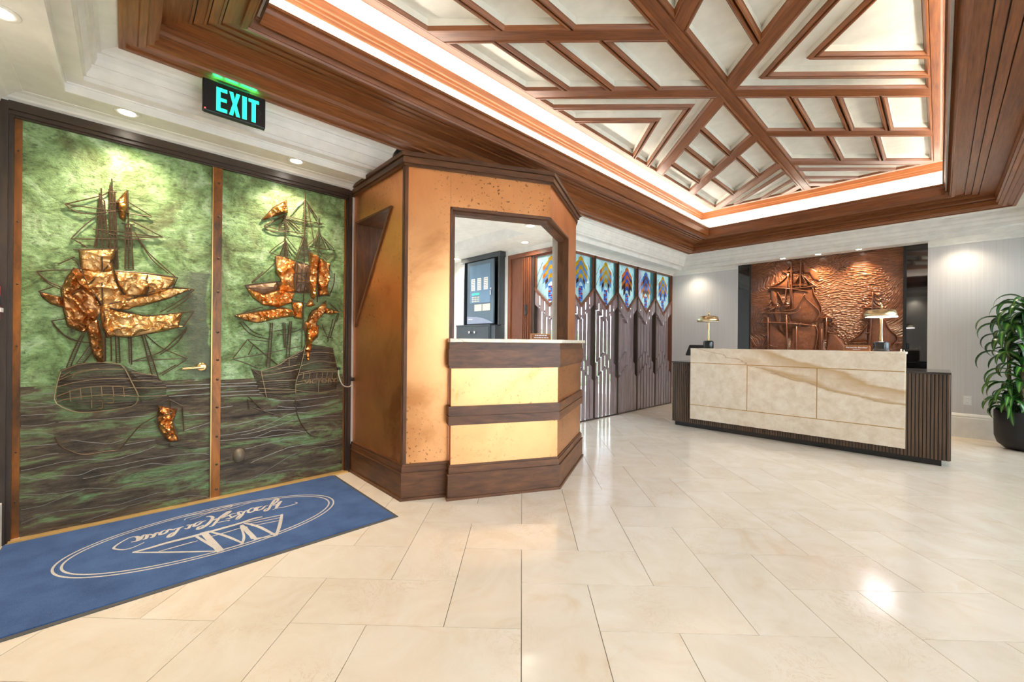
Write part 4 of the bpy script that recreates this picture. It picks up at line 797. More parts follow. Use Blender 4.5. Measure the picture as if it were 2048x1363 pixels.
# edge strips, astragal, rivets
def strip(door, y0, y1, x=0.010):
    return B().box((XD - 0.008, y0, 0.016), (XD + x, y1, 2.378)).obj('copper_strip', M_rust, door)
strip(d1, -0.452, -0.424, 0.006); strip(d2, 1.386, 1.399, 0.006)
ast = strip(d2, 0.449, 0.508, 0.014)
B().box((XD - 0.008, 0.449, 0.016), (XD + 0.020, 0.455, 2.378)).obj('astragal_edge', M_brassd, d2)
rv = B().lathe([(0.0095, 0), (0.008, 0.004), (0.004, 0.0065), (0.0002, 0.0072)], n=12, ax='X').me(M_rope, smooth=True)
for z in (2.27, 2.03, 1.73, 1.49, 1.20, 1.0, 0.86, 0.66, 0.45, 0.25, 0.07):
    o = bpy.data.objects.new('rivet', rv); link(o, d2, (XD + 0.013, 0.488, z))
rv2 = B().lathe([(0.005, 0), (0.004, 0.002), (0.0002, 0.003)], n=10, ax='X').me(M_rope, smooth=True)
for dd, y, x in ((d1, -0.438, 0.006), (d2, 1.392, 0.006)):
    for z in (2.2, 1.8, 1.45, 1.1, 0.8, 0.5, 0.22): o = bpy.data.objects.new('rivet', rv2); link(o, dd, (XD + x, y, z))
# round boss low on the right door, letters on the stern
v, f = sheet([(0.625 + 0.04 * math.cos(a * math.pi / 8), 0.287 + 0.052 * math.sin(a * math.pi / 8)) for a in range(16)], 0.012, lambda p, q: 0.034 * (1 - (1 - min(1, q / 0.04)) ** 2) + 0.004 * noise.noise(Vector((p[0] * 60, p[1] * 60, 0))), 0.004, door3)
obj('boss', mesh(v, f, plain('pale_worn_bronze', (0.20, 0.16, 0.11), 0.5, 0.3), smooth=True), d2)
text('stern_lettering', 'VICTORY', 0.042, (XD + 0.036, 1.190, 0.806), (0, 1, 0), (0, 0, 1), M_ropeg, d2, 0.002, 0.0010, 0.26)
# lever handle on the left door
hnd = B().lathe([(0.030, 0.0), (0.030, 0.006), (0.025, 0.010), (0.0, 0.010)], (XD + 0.006, 0.398, 0.952), 24, ax='X').obj('rosette', M_brass, d1, smooth=True)
B().tube([(XD + 0.014, 0.398, 0.952), (XD + 0.052, 0.398, 0.952)], 0.009, 10).tube(smooth_path([(XD + 0.050, 0.404, 0.952), (XD + 0.054, 0.38, 0.952), (XD + 0.054, 0.33, 0.947), (XD + 0.050, 0.288, 0.944)], 4), 0.0095, 10).obj('lever', M_brass, hnd, smooth=True)
B().tube(smooth_path([(XD + 0.01, 1.345, 0.905), (XD + 0.05, 1.335, 0.84), (XD + 0.075, 1.36, 0.765), (XD + 0.07, 1.42, 0.75), (-3.535, 1.452, 0.80)], 6), 0.0045, 8).obj('cable', plain('steel_cable', (0.55, 0.52, 0.47), 0.4, 0.5), None, smooth=True)
cab_ = bpy.data.objects['cable']; tag(cab_, 'thin steel security cable looped from the right door to the copper booth', 'cable')
box('end_cap', (XD + 0.0, 1.332, 0.893), (XD + 0.022, 1.357, 0.915), M_black, cab_); box('end_cap', (-3.548, 1.440, 0.795), (-3.525, 1.463, 0.825), M_black, cab_)
# fire alarm pull on the near wall, exit sign
al = thing('alarm_pull', (-3.510, YN, 1.24), 'red fire alarm pull station at the left edge beside the door frame', 'fire alarm')
B().box((-3.556, YN, 1.24), (-3.466, YN + 0.028, 1.43)).obj('case', M_red, al, bevel=0.004); box('window', (-3.550, YN + 0.028, 1.325), (-3.475, YN + 0.031, 1.375), M_black, al); box('handle', (-3.545, YN + 0.028, 1.285), (-3.480, YN + 0.040, 1.308), M_plastic, al)

EZ = -0.013
ex = thing('exit_sign', (-3.0, 0.486, 2.487), 'black exit sign with glowing green letters hanging under the wooden moulding', 'exit sign')
hs_ = B().box((-3.025, 0.324, 2.512), (-2.992, 0.648, 2.702)).obj('housing', M_black, ex, bevel=0.006)
B().box((-3.024, 0.40, 2.700), (-3.012, 0.565, 2.719)).obj('canopy', M_black, ex)
B().box((-2.999, 0.330, 2.500), (-2.990, 0.642, 2.512)).obj('lower_lip', plain('green_black', (0.02, 0.04, 0.022), 0.3), ex)
for y0_, y1_ in ((0.375, 0.42), (0.435, 0.50), (0.515, 0.60)): box('light_slot', (-3.010, y0_, 2.7025), (-3.002, y1_, 2.7040), E_slot, ex)
def letters(polys, y, z, w, h):
    for P in polys:
        B().prism([(-2.9915, y + a * w, z + b * h) for a, b in P], (0.002, 0, 0)).obj('letter', E_green, ex)
LE = [(0, 0), (1, 0), (1, .15), (.38, .15), (.38, .44), (.95, .44), (.95, .58), (.38, .58), (.38, .85), (1, .85), (1, 1), (0, 1)]
LX = [(0, 0), (.36, 0), (.5, .30), (.64, 0), (1, 0), (.68, .5), (1, 1), (.64, 1), (.5, .70), (.36, 1), (0, 1), (.32, .5)]
LT_ = [(.30, 0), (.70, 0), (.70, .86), (1, .86), (1, 1), (0, 1), (0, .86), (.30, .86)]
letters([LE], 0.390, 2.530, 0.054, 0.140); letters([LX], 0.454, 2.530, 0.056, 0.140); letters([[(0, 0), (1, 0), (1, 1), (0, 1)]], 0.521, 2.530, 0.024, 0.140); letters([LT_], 0.554, 2.530, 0.056, 0.140)
for s in (0, 1): B().prism([(-2.9916, 0.604 + a, 2.575 + b) for a, b in ((0, 0), (0.018, 0.024), (0, 0.048), (0.006, 0.048), (0.024, 0.024), (0.006, 0))], (0.0008, 0, 0)).obj('chevron', plain('chevron_grey', (0.03, 0.03, 0.03), 0.6), ex) if s else None
box('indicator', (-2.992, 0.332, 2.520), (-2.988, 0.340, 2.527), emit('red_led', (0.9, 0.1, 0.1), 0.7), ex)

for _c in ex.children: _c.location.z += EZ

# ================================================================ LOUVRED STAINED-GLASS SCREENS
def screen(k, org, u, n_, label, W=0.640, seed=0):
    """org: foot of the panel's left post, u: along the wall, n_: into the room"""
    org, u, n_ = Vector(org), Vector(u), Vector(n_)
    P = lambda a, d, z: org + u * a + n_ * d + Vector((0, 0, z))
    H = 2.445; rr = random.Random(seed)
    def bar(b, a0, a1, d0, d1, z0, z1): b.prism([P(a0, d0, z0), P(a1, d0, z0), P(a1, d1, z0), P(a0, d1, z0)], (0, 0, z1 - z0)); return b
    root = struct(bar(B(), 0, 0.034, -0.06, 0.030, 0, H).obj('window_%d' % k, M_dframe, g=(0, 0, 1)), label)
    bar(B(), 0.034, W, -0.05, 0.030, 0, 0.022).obj('sill', M_dframe, root, g=u)
    bar(B(), 0.034, W, -0.06, 0.024, H - 0.030, H).obj('head_rail', M_redwood, root, g=u)
    c = (0.034 + W) / 2; hw = (W - 0.034) / 2
    vz = lambda a, side, tip: tip + (side - tip) * abs(a - c) / hw
    # V-shaped frame that holds the glass
    for s in (-1, 1):
        pts = [(c, 1.700), (c + s * hw, 1.960), (c + s * hw, 1.918), (c, 1.655)]
        B().prism([P(a, -0.050, z) for a, z in pts], n_ * 0.074).obj('glass_frame', M_redwood, root, u)
        B().prism([P(c + s * hw, -0.045, 1.93), P(c + s * (hw - 0.022), -0.045, 1.93), P(c + s * (hw - 0.022), -0.045, H - 0.03), P(c + s * hw, -0.045, H - 0.03)], n_ * 0.055).obj('glass_stile', M_redwood, root, (0, 0, 1))
    gl = [(c, 1.690), (c + hw, 1.95), (c + hw, H - 0.03), (c - hw, H - 0.03), (c - hw, 1.95)]
    # glass in vertical strips
    ed = [-hw, -0.225, -0.165, 0.165, 0.225, hw]
    for i in range(5):
        p = clip(clip(gl, -1, 0, -(c + ed[i])), 1, 0, c + ed[i + 1])
        mt = G_aqua if i in (0, 2, 3) else (G_lil if (seed + i) % 3 == 0 else G_aqua)
        if i == 4: mt = G_teal
        if seed == 5 and i != 2: mt = G_teal if i > 2 else G_lil
        B().prism([P(a, -0.012, z) for a, z in p], n_ * 0.004).obj('glass_pane', mt, root)
    # mosaic of chevrons and chequers
    mats = [G_yel, G_org, G_blu, G_lbl, G_red, G_brn, G_aqua]
    b = B(); cw = 0.052; dz = 0.062; dr = 0.038
    sch = [[0, 3, 1, 3], [1, 2, 1, 2], [0, 3, 0, 3], [0, 6, 1, 3], [1, 2, 1, 5], [2, 5, 3, 1], [0, 3, 1, 2]][seed % 7]
    for s in (-1, 1):
        for col in range(3):
            top = 2.400 - (0.0 if col == 0 else 0.03 * col); bot = {0: 1.985, 1: 1.965, 2: 2.12}[col]
            if col == 2: top = 2.36
            i = 0; z = top + dr * 0 - col * dr * 0.9
            while z - dz > bot - 0.04 * col:
                if col == 0: m = sch[i % 2] if z > 2.14 else (sch[1] if i % 2 else 0)
                elif col == 1: m = sch[(i) % 2 + 0] if z > 2.17 else (sch[3] if i % 2 else 5)
                else: m = sch[2] if i % 2 == 0 else sch[3]
                a0, a1 = c + s * cw * col, c + s * cw * (col + 1)
                b.prism([P(a0, -0.006, z), P(a0, -0.006, z - dz), P(a1, -0.006, z - dz - dr), P(a1, -0.006, z - dr)], n_ * 0.004, m)
                z -= dz; i += 1
        for i in range(9):
            z = 1.965 - i * 0.032; a0, a1 = c + s * 0.001, c + s * 0.045
            if z - 0.030 > 1.712: b.prism([P(a0, -0.006, z), P(a1, -0.006, z), P(a1, -0.006, z - 0.029), P(a0, -0.006, z - 0.029)], n_ * 0.004, [2, 4, 3, 2][(i * 3 + (s > 0) * 2 + seed) % 4])
    mo = b.obj('glass_mosaic', mats, root); mo['kind'] = 'stuff'
    for s in (-1, 1):
        for z0_, z1_ in ((2.30, 2.14), (2.14, 1.98)):
            B().tube([P(c + s * 0.165, -0.004, z0_ + 0.02), P(c + s * (hw - 0.02), -0.004, z1_ - 0.02)], 0.0022, 4).obj('lead_line', M_black, root)
    # six louvre slats, each stepped in depth at the chevrons
    N = 6; pitch = (W - 0.034) / N; sw = 0.080
    for i in range(N):
        a0 = 0.034 + pitch * (i + 0.5) - sw / 2; a1 = a0 + sw; b = B()
        def seg(lo, hi, d0, d1): b.prism([P(a0, d0, lo(a0)), P(a1, d0, lo(a1)), P(a1, d0, hi(a1)), P(a0, d0, hi(a0))], n_ * (d1 - d0))
        top = lambda a: vz(a, 1.935, 1.675); v1 = lambda a: vz(a, 1.716, 1.467); l1 = lambda a: vz(a, 0.785, 1.009); l2 = lambda a: vz(a, 0.575, 0.797)
        seg(v1, lambda a: top(a) + 0.02, 0.012, 0.018); seg(lambda a: l1(a) - 0.03, lambda a: v1(a) + 0.03, -0.040, -0.034); seg(lambda a: l2(a) - 0.03, l1, -0.010, -0.004); seg(lambda a: 0.022, l2, 0.020, 0.026); seg(v1, lambda a: v1(a) + 0.012, -0.036, 0.014); seg(lambda a: l1(a) - 0.012, l1, -0.036, -0.008); seg(lambda a: l2(a) - 0.012, l2, -0.006, 0.022)
        b.obj('slat', M_slat, root, (0, 0, 1))
    return root
ys = [4.434, 5.071, 5.709, 6.316, 6.964]
ends = [5.071, 5.709, 6.316, 6.964, 7.590]
where = ['partly hidden behind the copper booth', 'second from the copper booth', 'in the middle of the five', 'second from the papered wall', 'next to the papered wall']
for i, y in enumerate(ys):
    screen(i + 1, (X0, y, 0), (0, 1, 0), (1, 0, 0), 'louvred wood and stained-glass screen ' + where[i], ends[i] - y, i + 2)
struct(box('trim_9', (X0 - 0.06, 7.590, 0), (X0 + 0.03, 7.628, 2.445), M_redwood, None, (0, 0, 1)), 'reddish end post of the louvred screens')

# ================================================================ BACK OFFICE seen through the booth
OZ, OY = 2.59, 4.42
ow = B(); ow.box((-6.4, OY, 0), (-4.72, OY + 0.1, 2.9)); ow.box((-4.72, OY, 2.505), (X0 - 0.0, OY + 0.1, 2.9)); struct(box('wall_office_left', (-6.5, 1.4, 0), (-6.4, OY + 0.1, 2.9), M_white2), 'white side wall of the back office'); struct(box('wall_office_near', (-6.4, 1.4, 0), (X0 - T, 1.5, 2.9), M_white2), 'white near wall of the back office'); ow.box((X0 - T, OY - 0.02, 0), (X0 - 0.0, OY + 0.014, 2.6))
struct(ow.obj('wall_office', M_white2), 'white wall behind the alarm cabinet in the back office')
oc = B(); oc.box((-6.4, 3.87, OZ), (-3.585, OY, OZ + 0.3)); oc.prism([(-3.83, 1.62, OZ + 0.003), (-2.98, 1.72, OZ + 0.003), (-2.56, 2.48, OZ + 0.003), (-2.93, 3.32, OZ + 0.003), (-3.46, 4.0, OZ + 0.003), (-3.58, 4.41, OZ + 0.003), (-3.83, 4.41, OZ + 0.003)], (0, 0, 0.008)); oc.box((-6.4, 1.4, 2.74), (-3.81, 3.87, 2.84)); oc.box((-3.83, 1.4, OZ + 0.08), (-3.81, 3.87, 2.76))
struct(oc.obj('ceiling_office', M_white2), 'white tray ceiling of the back office')
screen(6, (-4.205, OY + 0.03, 0), (1, 0, 0), (0, -1, 0), 'louvred stained-glass screen seen through the booth opening', 0.620, 5 + 2)
d3 = struct(B().box((-4.655, OY - 0.01, 0), (-4.235, OY + 0.04, 2.44)).obj('door_3', M_redwood, g=(0, 0, 1)), 'reddish wooden door with vertical ribs in the back office')
for x in (-4.40, -4.36, -4.32, -4.28): box('rib', (x, OY - 0.030, 0.05), (x + 0.018, OY - 0.01, 2.42), M_redwood, d3, (0, 0, 1))
box('lock_plate', (-4.335, OY - 0.040, 1.56), (-4.285, OY - 0.028, 1.71), M_black, d3)
t9 = struct(B().box((-4.72, OY - 0.03, 0), (-4.655, OY + 0.05, 2.505)).box((-4.655, OY - 0.03, 2.44), (X0, OY + 0.05, 2.505)).obj('trim_10', M_redwood, g=(0, 0, 1)), 'reddish frame of the office door')
kc = thing('alarm_cabinet', (-5.31, 4.40, 0), 'dark blue-grey cupboard framing the fire alarm panel in the back office', 'cabinet')
CX0, CX1 = -5.82, -4.82
B().box((CX0, 4.29, 2.505), (CX1 + 0.02, 4.417, 2.588)).obj('cornice', M_steeld, kc, bevel=0.003)
B().box((CX1 - 0.03, 4.30, 1.42), (CX1, 4.417, 2.505)).obj('side_panel', M_steeld, kc); B().box((CX0 + 0.07, 4.30, 1.42), (CX0 + 0.09, 4.417, 2.505)).obj('side_panel', M_steeld, kc)
B().box((CX0 + 0.09, 4.40, 1.42), (CX1 - 0.03, 4.417, 2.505)).obj('back_panel', M_black, kc)
B().box((CX0, 4.20, 0), (CX1 - 0.10, 4.417, 1.405)).obj('base_unit', M_steeld, kc); B().box((CX1 - 0.10, 4.22, 0), (CX1, 4.417, 1.405)).obj('base_unit', M_steeld, kc); box('ledge', (CX0 - 0.005, 4.19, 1.405), (CX1 - 0.09, 4.417, 1.425), M_steeld, kc)
for x0_, x1_, kx in ((CX0 + 0.02, CX0 + 0.455, -5.40), (CX0 + 0.46, CX1 - 0.12, -5.26)):
    dr_ = box('cupboard_door', (x0_, 4.188, 0.05), (x1_, 4.2, 1.385), M_steeld, kc); B().lathe([(0.008, 0), (0.008, -0.02), (0.022, -0.026), (0.022, -0.04), (0.0, -0.044)], (kx, 4.188, 1.30), 16, ax='Y').obj('knob', M_chrome, dr_, smooth=True)
fp = thing('fire_alarm_unit', (-5.26, 4.30, 1.44), 'steel blue fire alarm panel with a window of indicator strips in the back office', 'control panel')
B().box((-5.61, 4.27, 1.438), (-4.925, 4.30, 2.484)).obj('panel_door', M_steel, fp, bevel=0.004)
B().box((-5.53, 4.266, 1.79), (-5.0, 4.271, 2.42)).obj('window_recess', plain('window_blue', (0.16, 0.27, 0.40), 0.2), fp)
for x in (-5.49, -5.33, -5.16): 
    s_ = box('indicator_strip', (x, 4.262, 2.0), (x + 0.10, 4.267, 2.20), M_ink, fp)
    for q in range(6): box('slit', (x + 0.012, 4.2605, 2.02 + q * 0.03), (x + 0.088, 4.2622, 2.026 + q * 0.03), M_steel, s_)
box('display', (-5.47, 4.262, 1.925), (-5.28, 4.267, 1.955), E_lcd, fp)
for i in range(5):
    for j in range(3): box('key', (-5.47 + i * 0.042, 4.262, 1.81 + j * 0.033), (-5.445 + i * 0.042, 4.267, 1.83 + j * 0.033), M_ivory, fp)
box('card', (-5.40, 4.262, 1.655), (-5.21, 4.268, 1.765), M_ivory, fp); box('card', (-5.19, 4.262, 1.655), (-5.0, 4.268, 1.765), M_ivory, fp)
B().lathe([(0.016, 0), (0.016, -0.02), (0.0, -0.024)], (-4.97, 4.268, 2.0), 14, ax='Y').obj('lock', M_chrome, fp, smooth=True); box('key_tag', (-4.99, 4.25, 1.90), (-4.965, 4.256, 1.975), M_chrome, fp)
B().prism([(-5.60, 4.262, 1.445), (-4.935, 4.262, 1.445), (-5.0, 4.262, 1.48), (-5.15, 4.262, 1.525), (-5.35, 4.262, 1.56), (-5.60, 4.262, 1.57)], (0, 0.01, 0)).obj('curved_footer', plain('pale_lilac', (0.30, 0.34, 0.45), 0.3), fp); box('maker_strip', (-5.56, 4.259, 1.515), (-5.45, 4.263, 1.53), M_ink, fp)
downlight(-3.51, 3.64, OZ, 'round downlight in the office soffit nearest the booth opening', 'office downlights', 34, 2.6, col=NEUT, lens=E_downc, r=0.05)
downlight(-4.15, 4.19, OZ, 'round downlight in the office soffit above the ribbed door', 'office downlights', 34, 2.6, col=NEUT, lens=E_downc, r=0.05)
downlight(-5.84, 4.19, OZ, 'round downlight in the office soffit left of the alarm cabinet', 'office downlights', 34, 2.6, col=NEUT, lens=E_downc, r=0.05)
downlight(-5.0, 2.6, 2.74, 'added downlight in the raised office ceiling, brightening the office', 'office downlights', 240, 2.9, col=(0.86, 0.94, 1.0), lens=E_downc, r=0.05)  # added lamp that lifts the light level of the office
sm = thing('smoke_detector', (-4.20, 2.98, 2.74), 'white smoke detector on the raised office ceiling', 'smoke detector')
B().lathe([(0.05, 0), (0.05, -0.012), (0.042, -0.018), (0.0, -0.018)], (-4.20, 2.98, 2.74), 20).obj('base', M_plastic, sm, smooth=True); B().lathe([(0.028, -0.018), (0.03, -0.034), (0.0, -0.04)], (-4.20, 2.98, 2.74), 16).obj('sensor', M_plastic, sm, smooth=True)

# outside the louvred screens
struct(box('ground_outside', (-14, 4.54, -0.2), (X0 - 0.16, 16, -0.02), M_pave), 'paved yard outside the screens')
v = []; f = []; nx, nz = 60, 26
for i in range(nz + 1):
    for j in range(nx + 1):
        y = 4.9 + 8.0 * j / nx; z = -0.02 + 1.5 * i / nz
        v.append((-6.6 - 0.5 * (i / nz) ** 3 + 0.16 * noise.noise(Vector((y * 4, z * 4, 1))) + 0.10 * noise.noise(Vector((y * 11, z * 11, 7))), y, z))
for i in range(nz):
    for j in range(nx): a = i * (nx + 1) + j; f.append((a, a + 1, a + nx + 2, a + nx + 1))
dark_boards = struct(B().box((-3.84, 5.95, -0.02), (-3.80, 8.2, 0.03)).obj('gap_darkening_boards', M_dframe, g=(0, 1, 0)), 'added dark boarding that darkens the gaps of the far screens')  # added boarding that keeps daylight out of the far gaps
for i in range(18): box('board', (-3.83, 5.95 + i * 0.125, 0.03), (-3.80, 6.07 + i * 0.125, 1.75), M_dframe, dark_boards, (0, 0, 1))
tag(obj('hedge', mesh(v, f, M_hedge)), 'clipped green hedge outside the louvred screens', 'hedge', kind='stuff')
# ================================================================ COPPER BOOTH
# plan: left flank on Y=1.46, two splayed fronts meeting at the apex, right flank mirrored
P0, AP = Vector((-2.672, 1.468)), Vector((-2.172, 2.48)); P3 = Vector((-2.172 - 0.500 * 0.93, 2.48 + 1.012 * 0.93))
F1 = (AP - P0).normalized(); F2 = (P3 - AP).normalized()
N1, N2 = Vector((F1.y, -F1.x)), Vector((F2.y, -F2.x))
L1, L2 = (AP - P0).length, (P3 - AP).length
booth = thing('copper_booth', (-2.9, 2.48, 0), 'copper-clad booth with dark wooden trim and a wide splayed opening', 'booth')
def q1(t, d, z): p = P0 + F1 * t + N1 * d; return Vector((p.x, p.y, z))
def q2(t, d, z): p = AP + F2 * t + N2 * d; return Vector((p.x, p.y, z))
def slab(q, t0, t1, d0, d1, z0, z1, b=None):
    b = b or B(); b.prism([q(t0, d0, z0), q(t1, d0, z0), q(t1, d1, z0), q(t0, d1, z0)], (0, 0, z1 - z0)); return b
# mitred at the apex: offset of the two planes meeting at the bisector
def ap(d):     # apex of the outline offset outward by d
    k = d / (1 + N1.dot(N2)); p = AP + (N1 + N2) * k; return p
def wrap(b, d0, d1, z0, z1, t0, t1e):
    """a band following both fronts, from t0 on the left front to t1e on the right front, between offsets d0<d1"""
    a0, a1 = ap(d0), ap(d1); s0, s1 = q1(t0, d0, 0), q1(t0, d1, 0); e0, e1 = q2(t1e, d0, 0), q2(t1e, d1, 0)
    b.prism([(p.x, p.y, z0) for p in (s0, a0, a1, s1)], (0, 0, z1 - z0)); b.prism([(p.x, p.y, z0) for p in (a0, e0, e1, a1)], (0, 0, z1 - z0)); return b
ZC0, ZC1 = 2.415, 2.505
TO1, TO2 = 0.325, 0.665          # opening starts on the left front, ends on the right front
ZO = 2.150                       # top of the opening
def uvx(o, g): return o
# walls (core) in dark wood / white inside
xw = X0 - 0.02
TRI = [(-3.520, 2.180), (-2.868, 2.172), (-3.512, 1.262)]
# left flank as a frame around the triangular window
fl = [(xw, 0.0), (P0.x, 0.0), (P0.x, ZC0), (xw, ZC0)]
def flank(y, d, m, name, parent, zlo=0.0):
    A, Bp, Cc, Dd = (xw, zlo), (P0.x, zlo), (P0.x, ZC0), (xw, ZC0); t1, t2, t3 = TRI
    b = B()
    for pl in ([A, Bp, t3], [Bp, t2, t3], [Bp, Cc, t2], [Cc, Dd, t1, t2], [Dd, A, t3, t1]): b.prism([(x, y, z) for x, z in pl], (0, d, 0))
    return b.obj(name, m, parent)
flank(1.476, 0.07, M_walnut, 'flank_core', booth, 0.0)
flank(1.470, 0.006, M_copperd, 'flank_copper', booth, 0.255)
# triangular window trim
for i in range(3):
    a, b_ = Vector(TRI[i]), Vector(TRI[(i + 1) % 3]); c = (Vector(TRI[0]) + Vector(TRI[1]) + Vector(TRI[2])) / 3
    n_ = Vector((-(b_ - a).y, (b_ - a).x)).normalized(); n_ = n_ if n_.dot(c - a) > 0 else -n_; e = (b_ - a).normalized()
    pts = [a - e * 0.0, b_ + e * 0.0, b_ + n_ * 0.018 - e * 0.02, a + n_ * 0.018 + e * 0.02]
    B().prism([(p.x, 1.455, p.y) for p in pts], (0, 0.30, 0)).obj('window_trim', M_walnut, booth, (e.x, 0, e.y))
# left pier, header, right pier: wooden core + copper skin
ZB_ = 0.255
slab(q1, 0.0, TO1, -0.09, -0.006, 0, ZC0).obj('left_pier', M_walnut, booth, (0, 0, 1)); slab(q1, 0.012, TO1, -0.006, 0.0, ZB_, ZC0).obj('pier_copper', M_copper, booth)
slab(q2, TO2, L2, -0.09, -0.006, 0, ZC0).obj('right_pier', M_walnut, booth, (0, 0, 1)); slab(q2, TO2, L2, -0.006, 0.0, ZB_, ZC0).obj('pier_copper', M_copperd, booth)
hdr = B(); a0, a1 = ap(-0.09), ap(-0.006); s0, s1, e0, e1 = q1(TO1, -0.09, 0), q1(TO1, -0.006, 0), q2(TO2, -0.09, 0), q2(TO2, -0.006, 0)
hdr.prism([(p.x, p.y, ZO) for p in (s0, a0, a1, s1)], (0, 0, ZC0 - ZO)); hdr.prism([(p.x, p.y, ZO) for p in (a0, e0, e1, a1)], (0, 0, ZC0 - ZO)); hdr.obj('header', M_walnut, booth, (F1.x, F1.y, 0))
a0, a1 = ap(-0.006), ap(0.0); s0, s1, e0, e1 = q1(TO1 + 0.001, -0.006, 0), q1(TO1 + 0.001, 0, 0), q2(TO2, -0.006, 0), q2(TO2, 0, 0)
B().prism([(p.x, p.y, ZO + 0.006) for p in (s0, a0, a1, s1)], (0, 0, ZC0 - ZO - 0.006)).obj('header_copper', M_copper, booth); B().prism([(p.x, p.y, ZO + 0.006) for p in (a0, e0, e1, a1)], (0, 0, ZC0 - ZO - 0.006)).obj('header_copper', M_copperd, booth)
# corner post
B().box((P0.x - 0.026, 1.458, 0.25), (P0.x - 0.002, 1.478, ZC0)).obj('corner_post', M_walnut, booth, (0, 0, 1)); slab(q1, -0.004, 0.020, -0.01, 0.008, 0.25, ZC0).obj('corner_post', M_walnut, booth, (0, 0, 1))
# opening trim (two fillets)
for d0, d1, w, z in ((-0.09, 0.008, 0.018, 0.018), (-0.09, -0.03, 0.040, 0.042)):
    slab(q1, TO1, TO1 + w, d0, d1, 1.17, ZO).obj('jamb', M_walnut, booth, (0, 0, 1)); slab(q2, TO2 - w, TO2, d0, d1, 1.17, ZO).obj('jamb', M_walnut, booth, (0, 0, 1))
    b = B(); wrap(b, d0, d1, ZO - z, ZO, TO1, TO2); b.obj('lintel', M_walnut, booth, (F1.x, F1.y, 0))
# inner white lining of the right pier and flank
slab(q2, TO2 + 0.03, L2, -0.16, -0.09, 0, ZC0).obj('inner_lining', M_white2, booth)
B().prism([(P3.x, P3.y, 0), (-3.578, 4.405, 0), (-3.70, 4.39, 0), (P3.x - 0.10, P3.y - 0.05, 0)], (0, 0, 2.506)).obj('right_flank', M_white2, booth)
slab(q1, 0.0, TO1 - 0.03, -0.14, -0.09, 0, ZC0).obj('inner_lining', M_white2, booth)
# crown of the booth
def booth_ring(name, d0, d1, z0, z1, m):
    a1_, a0_ = ap(d1), ap(d0)
    def cL(d): # corner between flank (Y=1.468-d) and front 1 offset d
        y = 1.468 - d; t = (y - (P0.y + N1.y * d)) / F1.y; p = P0 + N1 * d + F1 * t; return Vector((p.x, y))
    def cR(d):
        y = P3.y + d; t = (y - (AP.y + N2.y * d)) / F2.y; p = AP + N2 * d + F2 * t; return Vector((p.x, y))
    for poly, g in (([Vector((xw, 1.468 - d0)), cL(d0), cL(d1), Vector((xw, 1.468 - d1))], (1, 0, 0)), ([cL(d0), a0_, a1_, cL(d1)], (F1.x, F1.y, 0)), ([a0_, cR(d0), cR(d1), a1_], (F2.x, F2.y, 0))):
        B().prism([(p.x, p.y, z0) for p in poly], (0, 0, z1 - z0)).obj(name, m, booth, g)
booth_ring('crown', -0.09, 0.016, 2.412, 2.430, M_walnut); booth_ring('crown', -0.09, 0.030, 2.430, 2.468, M_walnut); booth_ring('crown', -0.09, 0.022, 2.468, 2.476, M_walnut); booth_ring('crown', -0.09, 0.040, 2.476, 2.506, M_walnut)
# plinth: flank and left pier
def plinth(name, d, z0, z1, m=M_walnut):
    y = 1.468 - d; t = (y - (P0.y + N1.y * d)) / F1.y; c_ = P0 + N1 * d + F1 * t; y2 = 1.468 + 0.0; c0 = P0 + F1 * 0
    B().prism([(p[0], p[1], z0) for p in ((xw, 1.475), (P0.x, 1.475), (c_.x, y), (xw, y))], (0, 0, z1 - z0)).obj(name, m, booth, (1, 0, 0))
    e1_, e0_ = q1(TO1 + 0.02, d, 0), q1(TO1 + 0.02, -0.01, 0)
    B().prism([(p[0], p[1], z0) for p in ((P0.x, P0.y), (c_.x, y), (e1_.x, e1_.y), (e0_.x, e0_.y))], (0, 0, z1 - z0)).obj(name, m, booth, (F1.x, F1.y, 0))
for d, z0_, z1_ in ((0.034, 0, 0.022), (0.024, 0.022, 0.195), (0.030, 0.195, 0.202), (0.020, 0.202, 0.240), (0.012, 0.240, 0.258)): plinth('plinth', d, z0_, z1_)
# counter front: bands of walnut and copper, standing proud of the piers
CD = 0.090; TC1, TC2 = 0.325, L2 - 0.13
def cband(name, d, z0, z1, m):
    a0_, a1_ = ap(0.0), ap(d); t0 = TC1 - (d - CD) * 1.0; te = TC2 + (d - CD)
    for pl, g in (([q1(t0, -0.02, 0), a0_, a1_, q1(t0, d, 0)], (F1.x, F1.y, 0)), ([a0_, q2(te, -0.02, 0), q2(te, d, 0), a1_], (F2.x, F2.y, 0))):
        B().prism([(p[0], p[1], z0) for p in pl], (0, 0, z1 - z0)).obj(name, m, booth, g)
for d, z0_, z1_ in ((0.118, 0, 0.020), (0.108, 0.020, 0.182), (0.112, 0.182, 0.190), (0.100, 0.190, 0.236), (0.094, 0.236, 0.250)): cband('counter_plinth', d, z0_, z1_, M_walnut)
cband('counter_copper', CD - 0.004, 0.250, 0.540, M_copper); cband('counter_band', CD + 0.016, 0.540, 0.604, M_walnut); cband('counter_band', CD + 0.008, 0.604, 0.612, M_walnut); cband('counter_band', CD + 0.016, 0.612, 0.676, M_walnut)
cband('counter_copper', CD - 0.004, 0.676, 0.952, M_copper); cband('counter_band', CD + 0.010, 0.952, 0.975, M_walnut); cband('counter_band', CD + 0.018, 0.975, 1.090, M_walnut); cband('counter_band', CD + 0.012, 1.090, 1.142, M_walnut)
